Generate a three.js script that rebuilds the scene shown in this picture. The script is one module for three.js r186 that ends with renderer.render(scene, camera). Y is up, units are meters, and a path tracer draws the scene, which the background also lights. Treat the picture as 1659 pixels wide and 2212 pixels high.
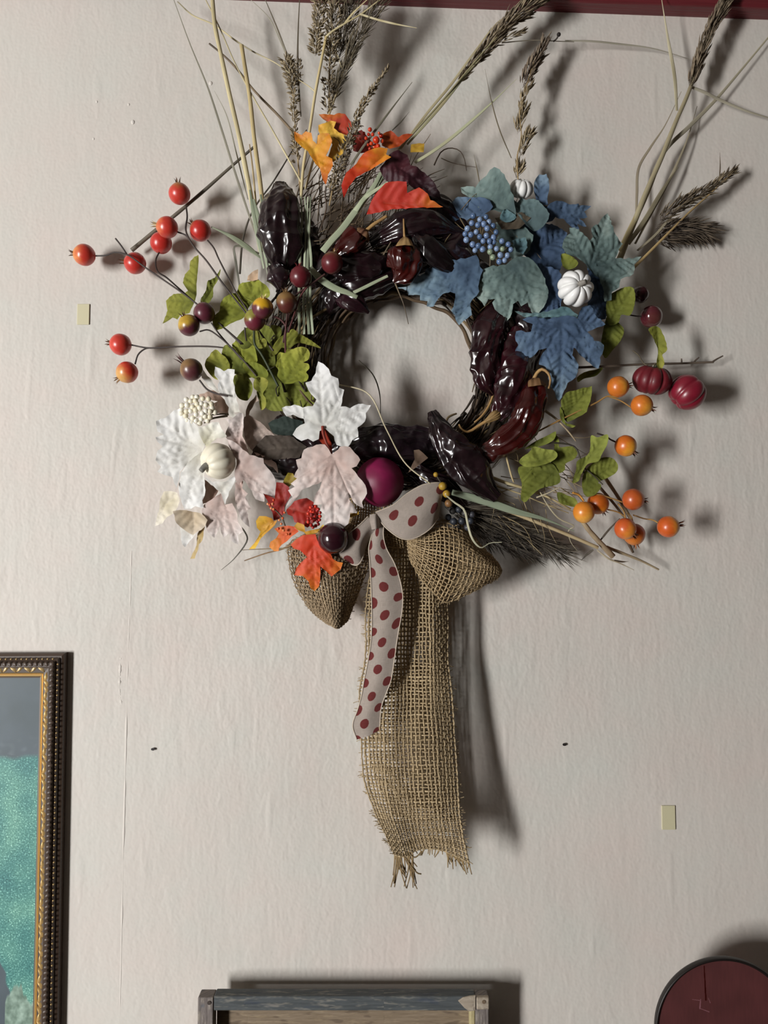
import * as THREE from 'three';
import { ImprovedNoise } from 'three/addons/math/ImprovedNoise.js';
import { mergeGeometries } from 'three/addons/utils/BufferGeometryUtils.js';
import { RoundedBoxGeometry } from 'three/addons/geometries/RoundedBoxGeometry.js';
import { RectAreaLightUniformsLib } from 'three/addons/lights/RectAreaLightUniformsLib.js';

// ---------------------------------------------------------------- camera, light, exposure
const W = 1659, H = 2212, FOC = 1660;            // photograph size and focal length in its pixels
const CAM_Y = 1.5, CAM_Z = 0.75, PITCH = THREE.MathUtils.degToRad(3.3);
const scene = new THREE.Scene();
scene.background = new THREE.Color(0x000000);
const camera = new THREE.PerspectiveCamera(2 * Math.atan(H / 2 / FOC) * 180 / Math.PI, W / H, 0.02, 20);
camera.position.set(0, CAM_Y, CAM_Z);
camera.rotation.set(PITCH, 0, 0);
scene.add(camera);
const renderer = new THREE.WebGLRenderer({ antialias: true });
renderer.toneMapping = THREE.LinearToneMapping;
renderer.toneMappingExposure = 0.88;
renderer.shadowMap.enabled = true;
RectAreaLightUniformsLib.init();
// daylight through the tall narrow window at the far end of the opposite wall
const ROOM = { x0: -3.0, x1: 2.0, z1: 2.45, h: 2.7 };
const WIN = { x0: -2.68, x1: -2.12, y0: 0.55, y1: 1.75, z: ROOM.z1 };
const daylight = new THREE.RectAreaLight(0xfefdfc, 108, WIN.x1 - WIN.x0 - 0.06, WIN.y1 - WIN.y0 - 0.06);
daylight.position.set((WIN.x0 + WIN.x1) / 2, (WIN.y0 + WIN.y1) / 2, WIN.z - 0.02);
daylight.lookAt(daylight.position.x, daylight.position.y, 0);
daylight.castShadow = true;
scene.add(daylight);

// ---------------------------------------------------------------- helpers
let seed = 20240917;
const rnd = () => { seed |= 0; seed = seed + 0x6D2B79F5 | 0; let t = Math.imul(seed ^ seed >>> 15, 1 | seed); t = t + Math.imul(t ^ t >>> 7, 61 | t) ^ t; return ((t ^ t >>> 14) >>> 0) / 4294967296; };
const rr = (a, b) => a + (b - a) * rnd();
const V = (x, y, z) => new THREE.Vector3(x, y, z);
const perlin = new ImprovedNoise();
const noise = (x, y, z = 0) => perlin.noise(x + 31.7, y + 17.3, z + 5.1);
const fbm = (x, y, z = 0) => noise(x, y, z) + 0.5 * noise(x * 2.1, y * 2.1, z * 2.1 + 7) + 0.25 * noise(x * 4.3, y * 4.3, z * 4.3 + 13);
const clamp = (x, a = 0, b = 1) => Math.min(b, Math.max(a, x));
const sm = (a, b, x) => { const t = clamp((x - a) / (b - a)); return t * t * (3 - 2 * t); };
const lerp = (a, b, t) => a + (b - a) * t;
const col = (h) => new THREE.Color(h);
const mixc = (a, b, t) => [lerp(a.r, b.r, t), lerp(a.g, b.g, t), lerp(a.b, b.b, t)];
// the place in the room, z metres in front of the wall, of a point measured on the photograph
let squash = false;                                // parts of the wreath that stand out most lie flatter
const zmap = (z) => squash && z > 0.05 ? 0.05 + (z - 0.05) * 0.55 : z;
function P(px, py, z) {
  z = zmap(z);
  const a = (px - W / 2) / FOC, b = (H / 2 - py) / FOC;
  const dy = b * Math.cos(PITCH) + Math.sin(PITCH), dz = b * Math.sin(PITCH) - Math.cos(PITCH);
  const t = (z - CAM_Z) / dz;
  return V(a * t, CAM_Y + dy * t, z);
}
const mp = (z) => (CAM_Z - zmap(z)) / FOC;               // metres per photograph pixel at z
const crop = (ox, oy, s) => (pts) => pts.map((p) => [ox + p[0] * s, oy + p[1] * s, ...p.slice(2)]);
const taken = {};
function numbered(n) { const k = taken[n] = (taken[n] ?? -1) + 1; return k ? n + '_' + String(k).padStart(3, '0') : n; }
function shade(o) { o.castShadow = true; o.receiveShadow = true; return o; }
function thing(name, label, category, origin, group) {
  const o = new THREE.Group(); o.name = numbered(name); o.position.copy(origin); scene.add(o);
  o.userData = { label, category }; if (group) o.userData.group = group;
  return o;
}
// a part in world coordinates is moved into its thing's axes
function part(parent, name, geo, mat, label, kind) {
  let r = parent; while (r.parent && r.parent !== scene) r = r.parent;
  geo.translate(-r.position.x, -r.position.y, -r.position.z);
  const m = shade(new THREE.Mesh(geo, mat)); m.name = name; parent.add(m);
  if (label) m.userData.label = label; if (kind) m.userData.kind = kind;
  return m;
}
function single(name, geo, mat, label, category, group) {
  geo.computeBoundingBox(); const c = geo.boundingBox.getCenter(V()); geo.translate(-c.x, -c.y, -c.z);
  const m = shade(new THREE.Mesh(geo, mat)); m.name = numbered(name); m.position.copy(c); scene.add(m);
  m.userData = { label, category }; if (group) m.userData.group = group; return m;
}
function struct(name, geo, mat, parent) {
  const m = shade(new THREE.Mesh(geo, mat)); m.name = name; (parent || scene).add(m); if (!parent) m.userData = { kind: 'structure', label: name.replace(/_/g, ' ') }; return m;
}
function box(x0, x1, y0, y1, z0, z1) { const g = new THREE.BoxGeometry(x1 - x0, y1 - y0, z1 - z0); g.translate((x0 + x1) / 2, (y0 + y1) / 2, (z0 + z1) / 2); return g; }
function geoFrom(pos, idx, colr, uv) {
  const g = new THREE.BufferGeometry();
  g.setAttribute('position', new THREE.Float32BufferAttribute(pos, 3));
  if (colr) g.setAttribute('color', new THREE.Float32BufferAttribute(colr, 3));
  if (uv) g.setAttribute('uv', new THREE.Float32BufferAttribute(uv, 2));
  g.setIndex(idx); g.computeVertexNormals(); return g;
}
function paint(g, f) { const p = g.attributes.position, c = new Float32Array(p.count * 3); for (let i = 0; i < p.count; i++) { const r = f(p.getX(i), p.getY(i), p.getZ(i)); c.set(r, i * 3); } g.setAttribute('color', new THREE.BufferAttribute(c, 3)); return g; }
// textures
function dataTex(w, h, f, srgb, rx = 1, ry = 1) {
  const d = new Uint8Array(w * h * 4);
  for (let y = 0; y < h; y++) for (let x = 0; x < w; x++) { const r = f(x, y); const k = (y * w + x) * 4; if (typeof r === 'number') { d[k] = d[k + 1] = d[k + 2] = clamp(r) * 255; } else { d[k] = r[0]; d[k + 1] = r[1]; d[k + 2] = r[2]; } d[k + 3] = 255; }
  const t = new THREE.DataTexture(d, w, h); t.wrapS = t.wrapT = THREE.RepeatWrapping; t.magFilter = THREE.LinearFilter; t.minFilter = THREE.LinearMipmapLinearFilter; t.generateMipmaps = true;
  if (srgb) t.colorSpace = THREE.SRGBColorSpace; t.repeat.set(rx, ry); t.needsUpdate = true; return t;
}
const wrapN = (x, y, w, f, z = 0) => { const a = x / w, b = y / w; // tiling noise
  const n = (i, j) => noise((x + i * w) * f / w, (y + j * w) * f / w, z); const u = sm(0, 1, a), v = sm(0, 1, b);
  return lerp(lerp(n(0, 0), n(-1, 0), u), lerp(n(0, -1), n(-1, -1), u), v); };
const fabricBump = dataTex(256, 256, (x, y) => 0.5 + 0.22 * Math.sin(x * Math.PI / 2) * Math.sin(y * Math.PI / 2) + 0.45 * wrapN(x, y, 256, 18) + 0.3 * wrapN(x, y, 256, 60), false, 22, 22);
const fineBump = dataTex(256, 256, (x, y) => 0.5 + 0.5 * wrapN(x, y, 256, 12) + 0.4 * wrapN(x, y, 256, 40, 3), false, 40, 40);
const std = (o) => new THREE.MeshStandardMaterial(o);
const phys = (o) => new THREE.MeshPhysicalMaterial(o);
const D2 = THREE.DoubleSide;
const M = {
  leaf: phys({ vertexColors: true, roughness: 0.68, side: D2, bumpMap: fabricBump, bumpScale: 0.00015, specularIntensity: 0.5 }),
  satin: phys({ vertexColors: true, roughness: 0.46, side: D2, bumpMap: fabricBump, bumpScale: 0.00008, specularIntensity: 0.8 }),
  grass: std({ vertexColors: true, roughness: 0.62, side: D2 }),
  seed: std({ vertexColors: true, roughness: 0.8, side: D2 }),
  wire: std({ color: 0x2d2622, roughness: 0.6 }),
  wireGrey: std({ color: 0x4b4542, roughness: 0.6 }),
  twig: std({ vertexColors: true, roughness: 0.8 }),
  pepper: phys({ vertexColors: true, roughness: 0.24, clearcoat: 0.5, clearcoatRoughness: 0.1 }),
  pepperTop: std({ vertexColors: true, roughness: 0.7 }),
  berry: phys({ vertexColors: true, roughness: 0.34, clearcoat: 0.3, clearcoatRoughness: 0.3 }),
  glossBerry: phys({ vertexColors: true, roughness: 0.16, clearcoat: 0.6, clearcoatRoughness: 0.06 }),
  calyx: std({ vertexColors: true, roughness: 0.75, side: D2 }),
  pumpkin: phys({ vertexColors: true, roughness: 0.5, clearcoat: 0.1 }),
  satinFruit: phys({ vertexColors: true, roughness: 0.5, sheen: 0.4, sheenColor: new THREE.Color(0.5, 0.1, 0.25), sheenRoughness: 0.5 }),
  burlap: std({ vertexColors: true, roughness: 0.92 }),
};
// ---------------------------------------------------------------- swept stems and blades
// pts: [x, y, z] photograph x, y and metres from the wall; rad: half width in metres along the length
function curveOf(pts) { return new THREE.CatmullRomCurve3(pts.map((p) => P(p[0], p[1], p[2])), false, 'centripetal'); }
function sweep(curve, n, sides, half, flat, colorAt, turn = () => 0) {
  const pos = [], idx = [], cl = []; const T = V(), N = V(), B = V(), p = V(); let last = V(0, 0, 1);
  for (let i = 0; i <= n; i++) {
    const s = i / n; curve.getPoint(s, p); curve.getTangent(s, T);
    N.copy(last).addScaledVector(T, -last.dot(T)); if (N.lengthSq() < 1e-6) N.set(0, 1, 0.3).addScaledVector(T, -T.y); N.normalize();
    const zz = V(0, 0, 1).addScaledVector(T, -T.z); if (zz.lengthSq() > 0.05) { zz.normalize(); N.lerp(zz, 0.5).normalize(); } last.copy(N);
    B.crossVectors(T, N); const w = half(s), f = flat(s), tw = turn(s);
    for (let k = 0; k < sides; k++) {
      const a = k / sides * Math.PI * 2 + 1e-3, x = Math.cos(a) * w, y = Math.sin(a) * w * f;
      const bx = x * Math.cos(tw) - y * Math.sin(tw), by = x * Math.sin(tw) + y * Math.cos(tw);
      pos.push(p.x + B.x * bx + N.x * by, p.y + B.y * bx + N.y * by, p.z + B.z * bx + N.z * by);
      if (colorAt) cl.push(...colorAt(s, a));
    }
  }
  for (let i = 0; i < n; i++) for (let k = 0; k < sides; k++) { const a = i * sides + k, b = i * sides + (k + 1) % sides; idx.push(a, b, a + sides, b, b + sides, a + sides); }
  for (const e of [0, n]) { const o = pos.length / 3, b = e * sides; let c = [0, 0, 0]; for (let k = 0; k < sides; k++) for (let j = 0; j < 3; j++) c[j] += pos[(b + k) * 3 + j] / sides; pos.push(...c); if (colorAt) cl.push(...colorAt(e ? 1 : 0, 0)); for (let k = 0; k < sides; k++) { const x = b + k, y = b + (k + 1) % sides; e ? idx.push(x, y, o) : idx.push(y, x, o); } }
  return geoFrom(pos, idx, colorAt ? cl : null);
}
// stem: round; w0, w1 full width in photograph pixels at both ends
function stemGeo(pts, w0, w1, ca, cb, sides = 7, flat = 1, n) {
  const A = col(ca), B = col(cb ?? ca), c = curveOf(pts), k = rr(0, 90); const m = mp(pts[0][2]) / 2;
  n = n || Math.max(10, Math.round(c.getLength() / 0.005));
  return sweep(c, n, sides, (s) => lerp(w0, w1, s) * m * (1 + 0.12 * noise(s * 9, k)), () => flat, (s, a) => { const t = clamp(s * 0.6 + 0.5 * noise(s * 6, k) + 0.25 * noise(a * 2, s * 30, k) + 0.2); return mixc(A, B, t); });
}
// grass blade: flat strip that tapers to both ends, with streaks along it
function bladeGeo(pts, w, ca, cb, tip = 0.15, base = 0.6, flat = 0.16, twist = 0.4) {
  const A = col(ca), B = col(cb ?? ca), c = curveOf(pts), k = rr(0, 90), m = mp(pts[0][2]) / 2, n = Math.max(12, Math.round(c.getLength() / 0.004)), t0 = rr(-twist, twist), t1 = rr(-twist, twist);
  return sweep(c, n, 8, (s) => w * m * Math.max(tip, Math.min(1, lerp(base, 1, sm(0, 0.25, s)) * (1 - sm(0.45, 1, s) * (1 - tip)))), () => flat, (s, a) => { const t = clamp(0.5 + 0.6 * noise(s * 5, k) + 0.35 * noise(a * 1.7, k, s * 3)); return mixc(A, B, t); }, (s) => lerp(t0, t1, s));
}
// ---------------------------------------------------------------- leaves
function leafGeo(pts, c, z0, o = {}) {
  const { teeth = 0.5, smooth = false, curl = 0, tilt = [0, 0], fold = 0, crumple = 1.2, vein = 1.6, pillow = 1.6, edge = 7, axis = null, ripple = 0 } = o;
  const k0 = rr(0, 50);
  let poly = [];
  if (smooth) { const cr = new THREE.CatmullRomCurve3(pts.map((p) => V(p[0], p[1], 0)), true, 'centripetal'); const n = pts.length * 5; for (let i = 0; i < n; i++) { const p = cr.getPoint(i / n); poly.push([p.x, p.y]); } }
  else for (let i = 0; i < pts.length; i++) {
    const a = pts[i], b = pts[(i + 1) % pts.length], L = Math.hypot(b[0] - a[0], b[1] - a[1]); poly.push([a[0], a[1]]);
    const m = Math.floor(L / 9); for (let j = 1; j < m; j++) { const t = j / m, off = teeth * (j % 2 ? 1 : -0.6) * rr(0.5, 1.4); poly.push([lerp(a[0], b[0], t) + (b[1] - a[1]) / L * off, lerp(a[1], b[1], t) - (b[0] - a[0]) / L * off]); }
  }
  const contour = poly.map((p) => new THREE.Vector2(p[0], p[1]));
  if (THREE.ShapeUtils.isClockWise(contour)) contour.reverse();
  const v = contour.map((p) => [p.x, p.y]); let tris = THREE.ShapeUtils.triangulateShape(contour, []).map((t) => [...t]);
  const mids = new Map(), mid = (a, b) => { const k = a < b ? a * 65536 + b : b * 65536 + a; if (!mids.has(k)) { mids.set(k, v.length); v.push([(v[a][0] + v[b][0]) / 2, (v[a][1] + v[b][1]) / 2]); } return mids.get(k); };
  for (let it = 0; it < 14; it++) { let done = true; const out = []; for (const t of tris) { let best = 0, bi = 0; for (let e = 0; e < 3; e++) { const a = v[t[e]], b = v[t[(e + 1) % 3]], l = Math.hypot(a[0] - b[0], a[1] - b[1]); if (l > best) { best = l; bi = e; } } if (best > edge) { done = false; const a = t[bi], b = t[(bi + 1) % 3], d = t[(bi + 2) % 3], m = mid(a, b); out.push([a, m, d], [m, b, d]); } else out.push(t); } tris = out; if (done) break; }
  // veins run from the leaf's foot to its tips
  let R = 0; for (const p of pts) R = Math.max(R, Math.hypot(p[0] - c[0], p[1] - c[1]));
  const tips = pts.filter((p, i) => { const d = (q) => Math.hypot(q[0] - c[0], q[1] - c[1]), n = pts.length; const x = d(p); return x > 0.5 * R && x >= d(pts[(i + 1) % n]) && x >= d(pts[(i + n - 1) % n]); });
  const segs = []; for (const t of tips) { segs.push([c[0], c[1], lerp(c[0], t[0], 0.95), lerp(c[1], t[1], 0.95), 1]); const dx = t[0] - c[0], dy = t[1] - c[1]; for (const q of [0.3, 0.5, 0.7]) for (const s of [-1, 1]) { const x = c[0] + dx * q, y = c[1] + dy * q, l = 0.26 * (1.1 - q); segs.push([x, y, x + (dx * 0.75 - s * dy * 0.7) * l, y + (dy * 0.75 + s * dx * 0.7) * l, 0.55]); } }
  const dv = (x, y) => { let b = 1e9; for (const s of segs) { const ex = s[2] - s[0], ey = s[3] - s[1], t = clamp(((x - s[0]) * ex + (y - s[1]) * ey) / (ex * ex + ey * ey + 1e-9)); const d = Math.hypot(x - s[0] - ex * t, y - s[1] - ey * t) / (s[4] > 0.9 ? 1 : 0.9) + (s[4] > 0.9 ? 0 : 0.8); if (d < b) b = d; } return b; };
  const mains = segs.filter((q) => q[4] > 0.9), pper = o.pleatPeriod ?? 15;
  const pleats = (x, y) => { let sw = 1e-6, sh = 0; for (const q of mains) { const ex = q[2] - q[0], ey = q[3] - q[1], l = Math.hypot(ex, ey) || 1, t = ((x - q[0]) * ex + (y - q[1]) * ey) / l, p = ((x - q[0]) * ey - (y - q[1]) * ex) / l, tc = clamp(t, 0, l), d = Math.hypot(x - q[0] - ex / l * tc, y - q[1] - ey / l * tc), w = Math.exp(-d * d / 420); const f = (t - Math.abs(p) * 0.75 + 4 * noise(x / 26, y / 26, k0)) / pper + (p > 0 ? 0.4 : 0), tri = 4 * Math.abs(f - Math.floor(f + 0.5)) - 1; sw += w; sh += w * tri * Math.min(1, Math.abs(p) / 9); } return sh / sw; };
  const m = mp(z0), pos = [], cl = [], uv = []; const ax = axis ? [axis[0] - c[0], axis[1] - c[1]] : tips.length ? [tips[0][0] - c[0], tips[0][1] - c[1]] : [0, 1]; const al = Math.hypot(ax[0], ax[1]) || 1;
  const cols = o.cols.map(col), cv = col(o.veinCol ?? o.cols[0]);
  for (const [x, y] of v) {
    const dx = x - c[0], dy = y - c[1], r = Math.hypot(dx, dy), d = dv(x, y), t = r / R;
    const perp = Math.abs(dx * ax[1] - dy * ax[0]) / al;
    let h = curl * t * t * R * 0.5 + tilt[0] * dx - tilt[1] * dy + fold * perp - 1.2 * vein * Math.exp(-d * d / 6) + 1.5 * pillow * (1 - Math.exp(-d * d / 110)) + crumple * (3.4 * noise(x / 40, y / 40, k0) + 0.9 * noise(x / 17, y / 17, k0 + 9) + 0.35 * noise(x / 8, y / 8, k0 + 4)) + (o.pleat ?? 1.3) * pleats(x, y);
    h += (o.ruffle ?? 3.2) * t * t * noise(Math.atan2(dy, dx) * 3.2 + k0, t * 1.5, k0) * 1.6;
    if (ripple) h += ripple * Math.sin(Math.atan2(dy, dx) * 13 + k0) * t * t;
    const p = P(x, y, z0); pos.push(p.x, p.y, p.z + h * m); uv.push(p.x * 8, p.y * 8);
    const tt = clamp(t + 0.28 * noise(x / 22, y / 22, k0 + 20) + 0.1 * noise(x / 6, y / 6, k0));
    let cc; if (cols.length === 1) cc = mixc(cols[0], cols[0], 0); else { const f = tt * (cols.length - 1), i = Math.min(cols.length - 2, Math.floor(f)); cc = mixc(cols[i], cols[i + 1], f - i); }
    const vt = Math.exp(-d * d / 3) * (o.veinMix ?? 0.35), g = 1 + 0.1 * noise(x / 10, y / 10, k0 + 2) + 0.05 * noise(x / 3, y / 3, k0 + 5);
    cl.push(lerp(cc[0], cv.r, vt) * g, lerp(cc[1], cv.g, vt) * g, lerp(cc[2], cv.b, vt) * g);
  }
  const idx = []; for (const t of tris) idx.push(t[0], t[2], t[1]);
  return geoFrom(pos, idx, cl, uv);
}
function leaf(parent, pts, c, z, o) { return part(parent, 'leaf', leafGeo(pts, c, z, o), o.mat || M.leaf, o.label); }
// ---------------------------------------------------------------- round fruit
function berryGeo(px, py, z, rpx, dir, ca, cb, o = {}) {
  const r = rpx * mp(z), g = new THREE.SphereGeometry(1, o.seg || 30, o.rings || 22), p = g.attributes.position, d = V(...dir).normalize(), A = col(ca), B = col(cb), k = rr(0, 60), c = P(px, py, z), cl = [], q = V();
  for (let i = 0; i < p.count; i++) {
    q.fromBufferAttribute(p, i).normalize(); const u = q.dot(d), n = fbm(q.x * 1.6 + k, q.y * 1.6, q.z * 1.6), n2 = noise(q.x * 6 + k, q.y * 6, q.z * 6);
    const t = sm(o.lo ?? -0.2, o.hi ?? 0.9, u + 0.35 * n + 0.1 * n2); const cc = mixc(B, A, t), gg = 1 + 0.08 * n2; cl.push(cc[0] * gg, cc[1] * gg, cc[2] * gg);
    const s = r * (1 + 0.02 * n + (u > 0.8 ? 0.03 * (u - 0.8) * 5 : 0)); p.setXYZ(i, c.x + q.x * s, c.y + q.y * s, c.z + q.z * s);
  }
  g.setAttribute('color', new THREE.Float32BufferAttribute(cl, 3)); g.computeVertexNormals(); return g;
}
function calyxGeo(px, py, z, rpx, dir, ca, cb, len = 0.42) {
  const r = rpx * mp(z), d = V(...dir).normalize(), c = P(px, py, z), A = col(ca), B = col(cb), s1 = V(0.3, 0.5, 1).cross(d).normalize(), s2 = V().crossVectors(d, s1), pos = [], idx = [], cl = [];
  const put = (v, t) => { pos.push(v.x, v.y, v.z); cl.push(...mixc(A, B, t)); return pos.length / 3 - 1; };
  for (let k = 0; k < 5; k++) {
    const a = k / 5 * Math.PI * 2 + rr(-0.2, 0.2), w = 0.34, L = len * rr(0.8, 1.25), e = (al, rad, up) => c.clone().addScaledVector(s1, Math.cos(al) * rad * r).addScaledVector(s2, Math.sin(al) * rad * r).addScaledVector(d, up * r);
    const a0 = put(e(a - w, 0.2, 0.95), 0), a1 = put(e(a + w, 0.2, 0.95), 0), i0 = put(e(a, 0.1, 0.97), 0), m0 = put(e(a - w * 0.6, 0.25, 0.98 + L * 0.55), 0.5), m1 = put(e(a + w * 0.6, 0.25, 0.98 + L * 0.55), 0.5), mi = put(e(a, 0.16, 0.98 + L * 0.5), 0.5), tp = put(e(a, 0.36, 0.98 + L), 1);
    idx.push(a0, a1, m1, a0, m1, m0, m0, m1, tp, i0, mi, a0, a0, mi, m0, i0, a1, mi, a1, m1, mi, mi, tp, m0, mi, m1, tp);
  }
  return geoFrom(pos, idx, cl);
}
function berry(parent, px, py, z, rpx, dir, ca, cb, o = {}) {
  const b = part(parent, 'berry', berryGeo(px, py, z, rpx, dir, ca, cb, o), o.mat || M.berry, o.label);
  if (o.calyx !== false) part(b, 'calyx', calyxGeo(px, py, z, rpx, dir, o.c0 || '#6a4a2c', o.c1 || '#4a2a1c', o.len), M.calyx);
  return b;
}
function beadGeo(px, py, z, rpx, c, k = 14) { const g = new THREE.SphereGeometry(rpx * mp(z), k, Math.round(k * 0.7)); const C = col(c), h = rr(0, 50); const n = (x, y, q) => { const f = 1 + 0.16 * noise(x * 400 + h, y * 400, q * 400); return [C.r * f, C.g * f, C.b * f]; }; paint(g, n); const p = P(px, py, z); g.translate(p.x, p.y, p.z); return g; }
function pumpkinGeo(px, py, z, rx, ry, dir, lobes, depth, ca, cb) {
  // ry: along the stem; rx: across
  const m = mp(z), g = new THREE.SphereGeometry(1, 72, 36), p = g.attributes.position, d = V(...dir).normalize(), s1 = V(0.2, 0.6, 1).cross(d).normalize(), s2 = V().crossVectors(d, s1), c = P(px, py, z), A = col(ca), B = col(cb), cl = [], h = rr(0, 40);
  for (let i = 0; i < p.count; i++) {
    const x = p.getX(i), y = p.getY(i), q = p.getZ(i), a = Math.atan2(q, x), rad = Math.hypot(x, q), rib = Math.pow(Math.abs(Math.cos(a * lobes / 2)), 0.55);
    const dent = Math.exp(-Math.pow(rad / 0.32, 2)) * 0.28 * Math.sign(y), k = 1 - depth * (1 - rib) * Math.min(1, rad * 1.6);
    const X = x * k * rx * m, Z = q * k * rx * m, Y = (y - dent) * (1 - depth * 0.5 * (1 - rib)) * ry * m;
    p.setXYZ(i, c.x + s1.x * X + s2.x * Z + d.x * Y, c.y + s1.y * X + s2.y * Z + d.y * Y, c.z + s1.z * X + s2.z * Z + d.z * Y);
    const t = clamp(0.5 + 0.6 * fbm(x * 2 + h, y * 2, q * 2)); cl.push(...mixc(A, B, t));
  }
  g.setAttribute('color', new THREE.Float32BufferAttribute(cl, 3)); g.computeVertexNormals();
  return { g, tip: c.clone().addScaledVector(d, ry * m * 0.66), d };
}
function stubGeo(tip, d, len, r0, r1, lean, ca) {
  const e = tip.clone().addScaledVector(d, len), c = new THREE.CatmullRomCurve3([tip, tip.clone().addScaledVector(d, len * 0.5), e.addScaledVector(lean, len * 0.5)]), A = col(ca);
  return sweep(c, 8, 10, (s) => lerp(r0, r1, Math.pow(s, 0.6)), () => 1, (s, a) => { const f = 0.85 + 0.3 * noise(a * 2, s * 6); return [A.r * f, A.g * f, A.b * f]; });
}
// ---------------------------------------------------------------- dried peppers
function pepperGeo(pts, radii, ca, cb, o = {}) {
  const c = curveOf(pts), n = o.n || 150, sides = 84, h = rr(0, 80), A = col(ca), B = col(cb), pos = [], idx = [], cl = [], uv = [], T = V(), N = V(), Bn = V(), p = V(), q = V();
  const flat = o.flat ?? 0.62, amp = o.amp ?? 1, L = c.getLength();
  const rad = (s) => { const f = s * (radii.length - 1), i = Math.min(radii.length - 2, Math.floor(f)), t = f - i, g = (j) => radii[clamp(j, 0, radii.length - 1)]; const p0 = g(i - 1), p1 = g(i), p2 = g(i + 1), p3 = g(i + 2); return Math.max(0.4, 0.5 * (2 * p1 + (p2 - p0) * t + (2 * p0 - 5 * p1 + 4 * p2 - p3) * t * t + (3 * p1 - p0 - 3 * p2 + p3) * t * t * t)); };
  for (let i = 0; i <= n; i++) {
    const s = i / n; c.getPoint(s, p); c.getTangent(s, T); N.set(0, 0, 1).addScaledVector(T, -T.z).normalize(); Bn.crossVectors(T, N);
    const r0 = rad(s) * mp(p.z);
    for (let k = 0; k <= sides; k++) {
      const a = k / sides * Math.PI * 2, ca2 = Math.cos(a), sa = Math.sin(a); q.copy(p).addScaledVector(Bn, ca2 * r0).addScaledVector(N, sa * r0 * flat);
      const x = q.x * 1000, y = q.y * 1000, z = q.z * 1000, wx = 5 * noise(x / 22, y / 22, z / 22 + h), wy = 5 * noise(x / 22 + 40, y / 22, z / 22 + h);
      const rg = (v) => 1 - 2.2 * Math.abs(v), sl = s * L * 1000;
      const r1 = rg(noise(ca2 * 1.5 + h + wx * 0.03, sa * 1.5, sl / 38)), r2 = rg(noise((x + wx) / 17, (y + wy) / 17, z / 17 + h)), r3 = rg(noise((x + wy) / 10 + 9, (y + wx) / 10, z / 10 + h)), lo = noise(x / 30, y / 30, z / 30 + h), fi = noise(x / 4, y / 4, z / 4);
      const disp = amp * (0.0017 * r1 + 0.0015 * r2 + 0.0009 * r3 * (0.4 + 0.6 * sm(-0.1, 0.35, lo)) + 0.003 * lo + 0.0001 * fi - 0.0014) * clamp(r0 / 0.009);
      q.addScaledVector(Bn, ca2 * disp).addScaledVector(N, sa * disp); pos.push(q.x, q.y, q.z); uv.push(k / sides * 0.25, s * L * 4);
      const t = clamp(0.45 + 0.7 * noise(x / 18 + 7, y / 18, z / 18 + h) + 0.25 * noise(x / 5, y / 5, z / 5)); cl.push(...mixc(A, B, t));
    }
  }
  const W1 = sides + 1; for (let i = 0; i < n; i++) for (let k = 0; k < sides; k++) { const a = i * W1 + k; idx.push(a, a + 1, a + W1, a + 1, a + W1 + 1, a + W1); }
  const g = geoFrom(pos, idx, cl, uv); // close the seam's normals
  const nn = g.attributes.normal; for (let i = 0; i <= n; i++) { const a = i * W1, b = a + sides; const x = nn.getX(a) + nn.getX(b), y = nn.getY(a) + nn.getY(b), z = nn.getZ(a) + nn.getZ(b), l = Math.hypot(x, y, z) || 1; nn.setXYZ(a, x / l, y / l, z / l); nn.setXYZ(b, x / l, y / l, z / l); }
  return g;
}
function pepper(label, pts, radii, ca, cb, o = {}) {
  const t = thing('dried_pepper', label, 'pepper', P(pts[0][0], pts[0][1], pts[0][2]), o.group);
  part(t, 'body', pepperGeo(pts, radii, ca, cb, o), M.pepper);
  if (o.cap) part(t, 'cap', pepperGeo(o.cap, o.capR, o.capC || '#a88a5c', '#7d6238', { amp: 1.3, n: 40, flat: 0.8 }), M.pepperTop, 'tan papery cap');
  if (o.stem) part(t, 'stem', stemGeo(o.stem, o.stemW[0], o.stemW[1], o.stemC || '#b08c58', '#8a683c', 9), M.grass, 'dry tan stem');
  return t;
}
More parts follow.
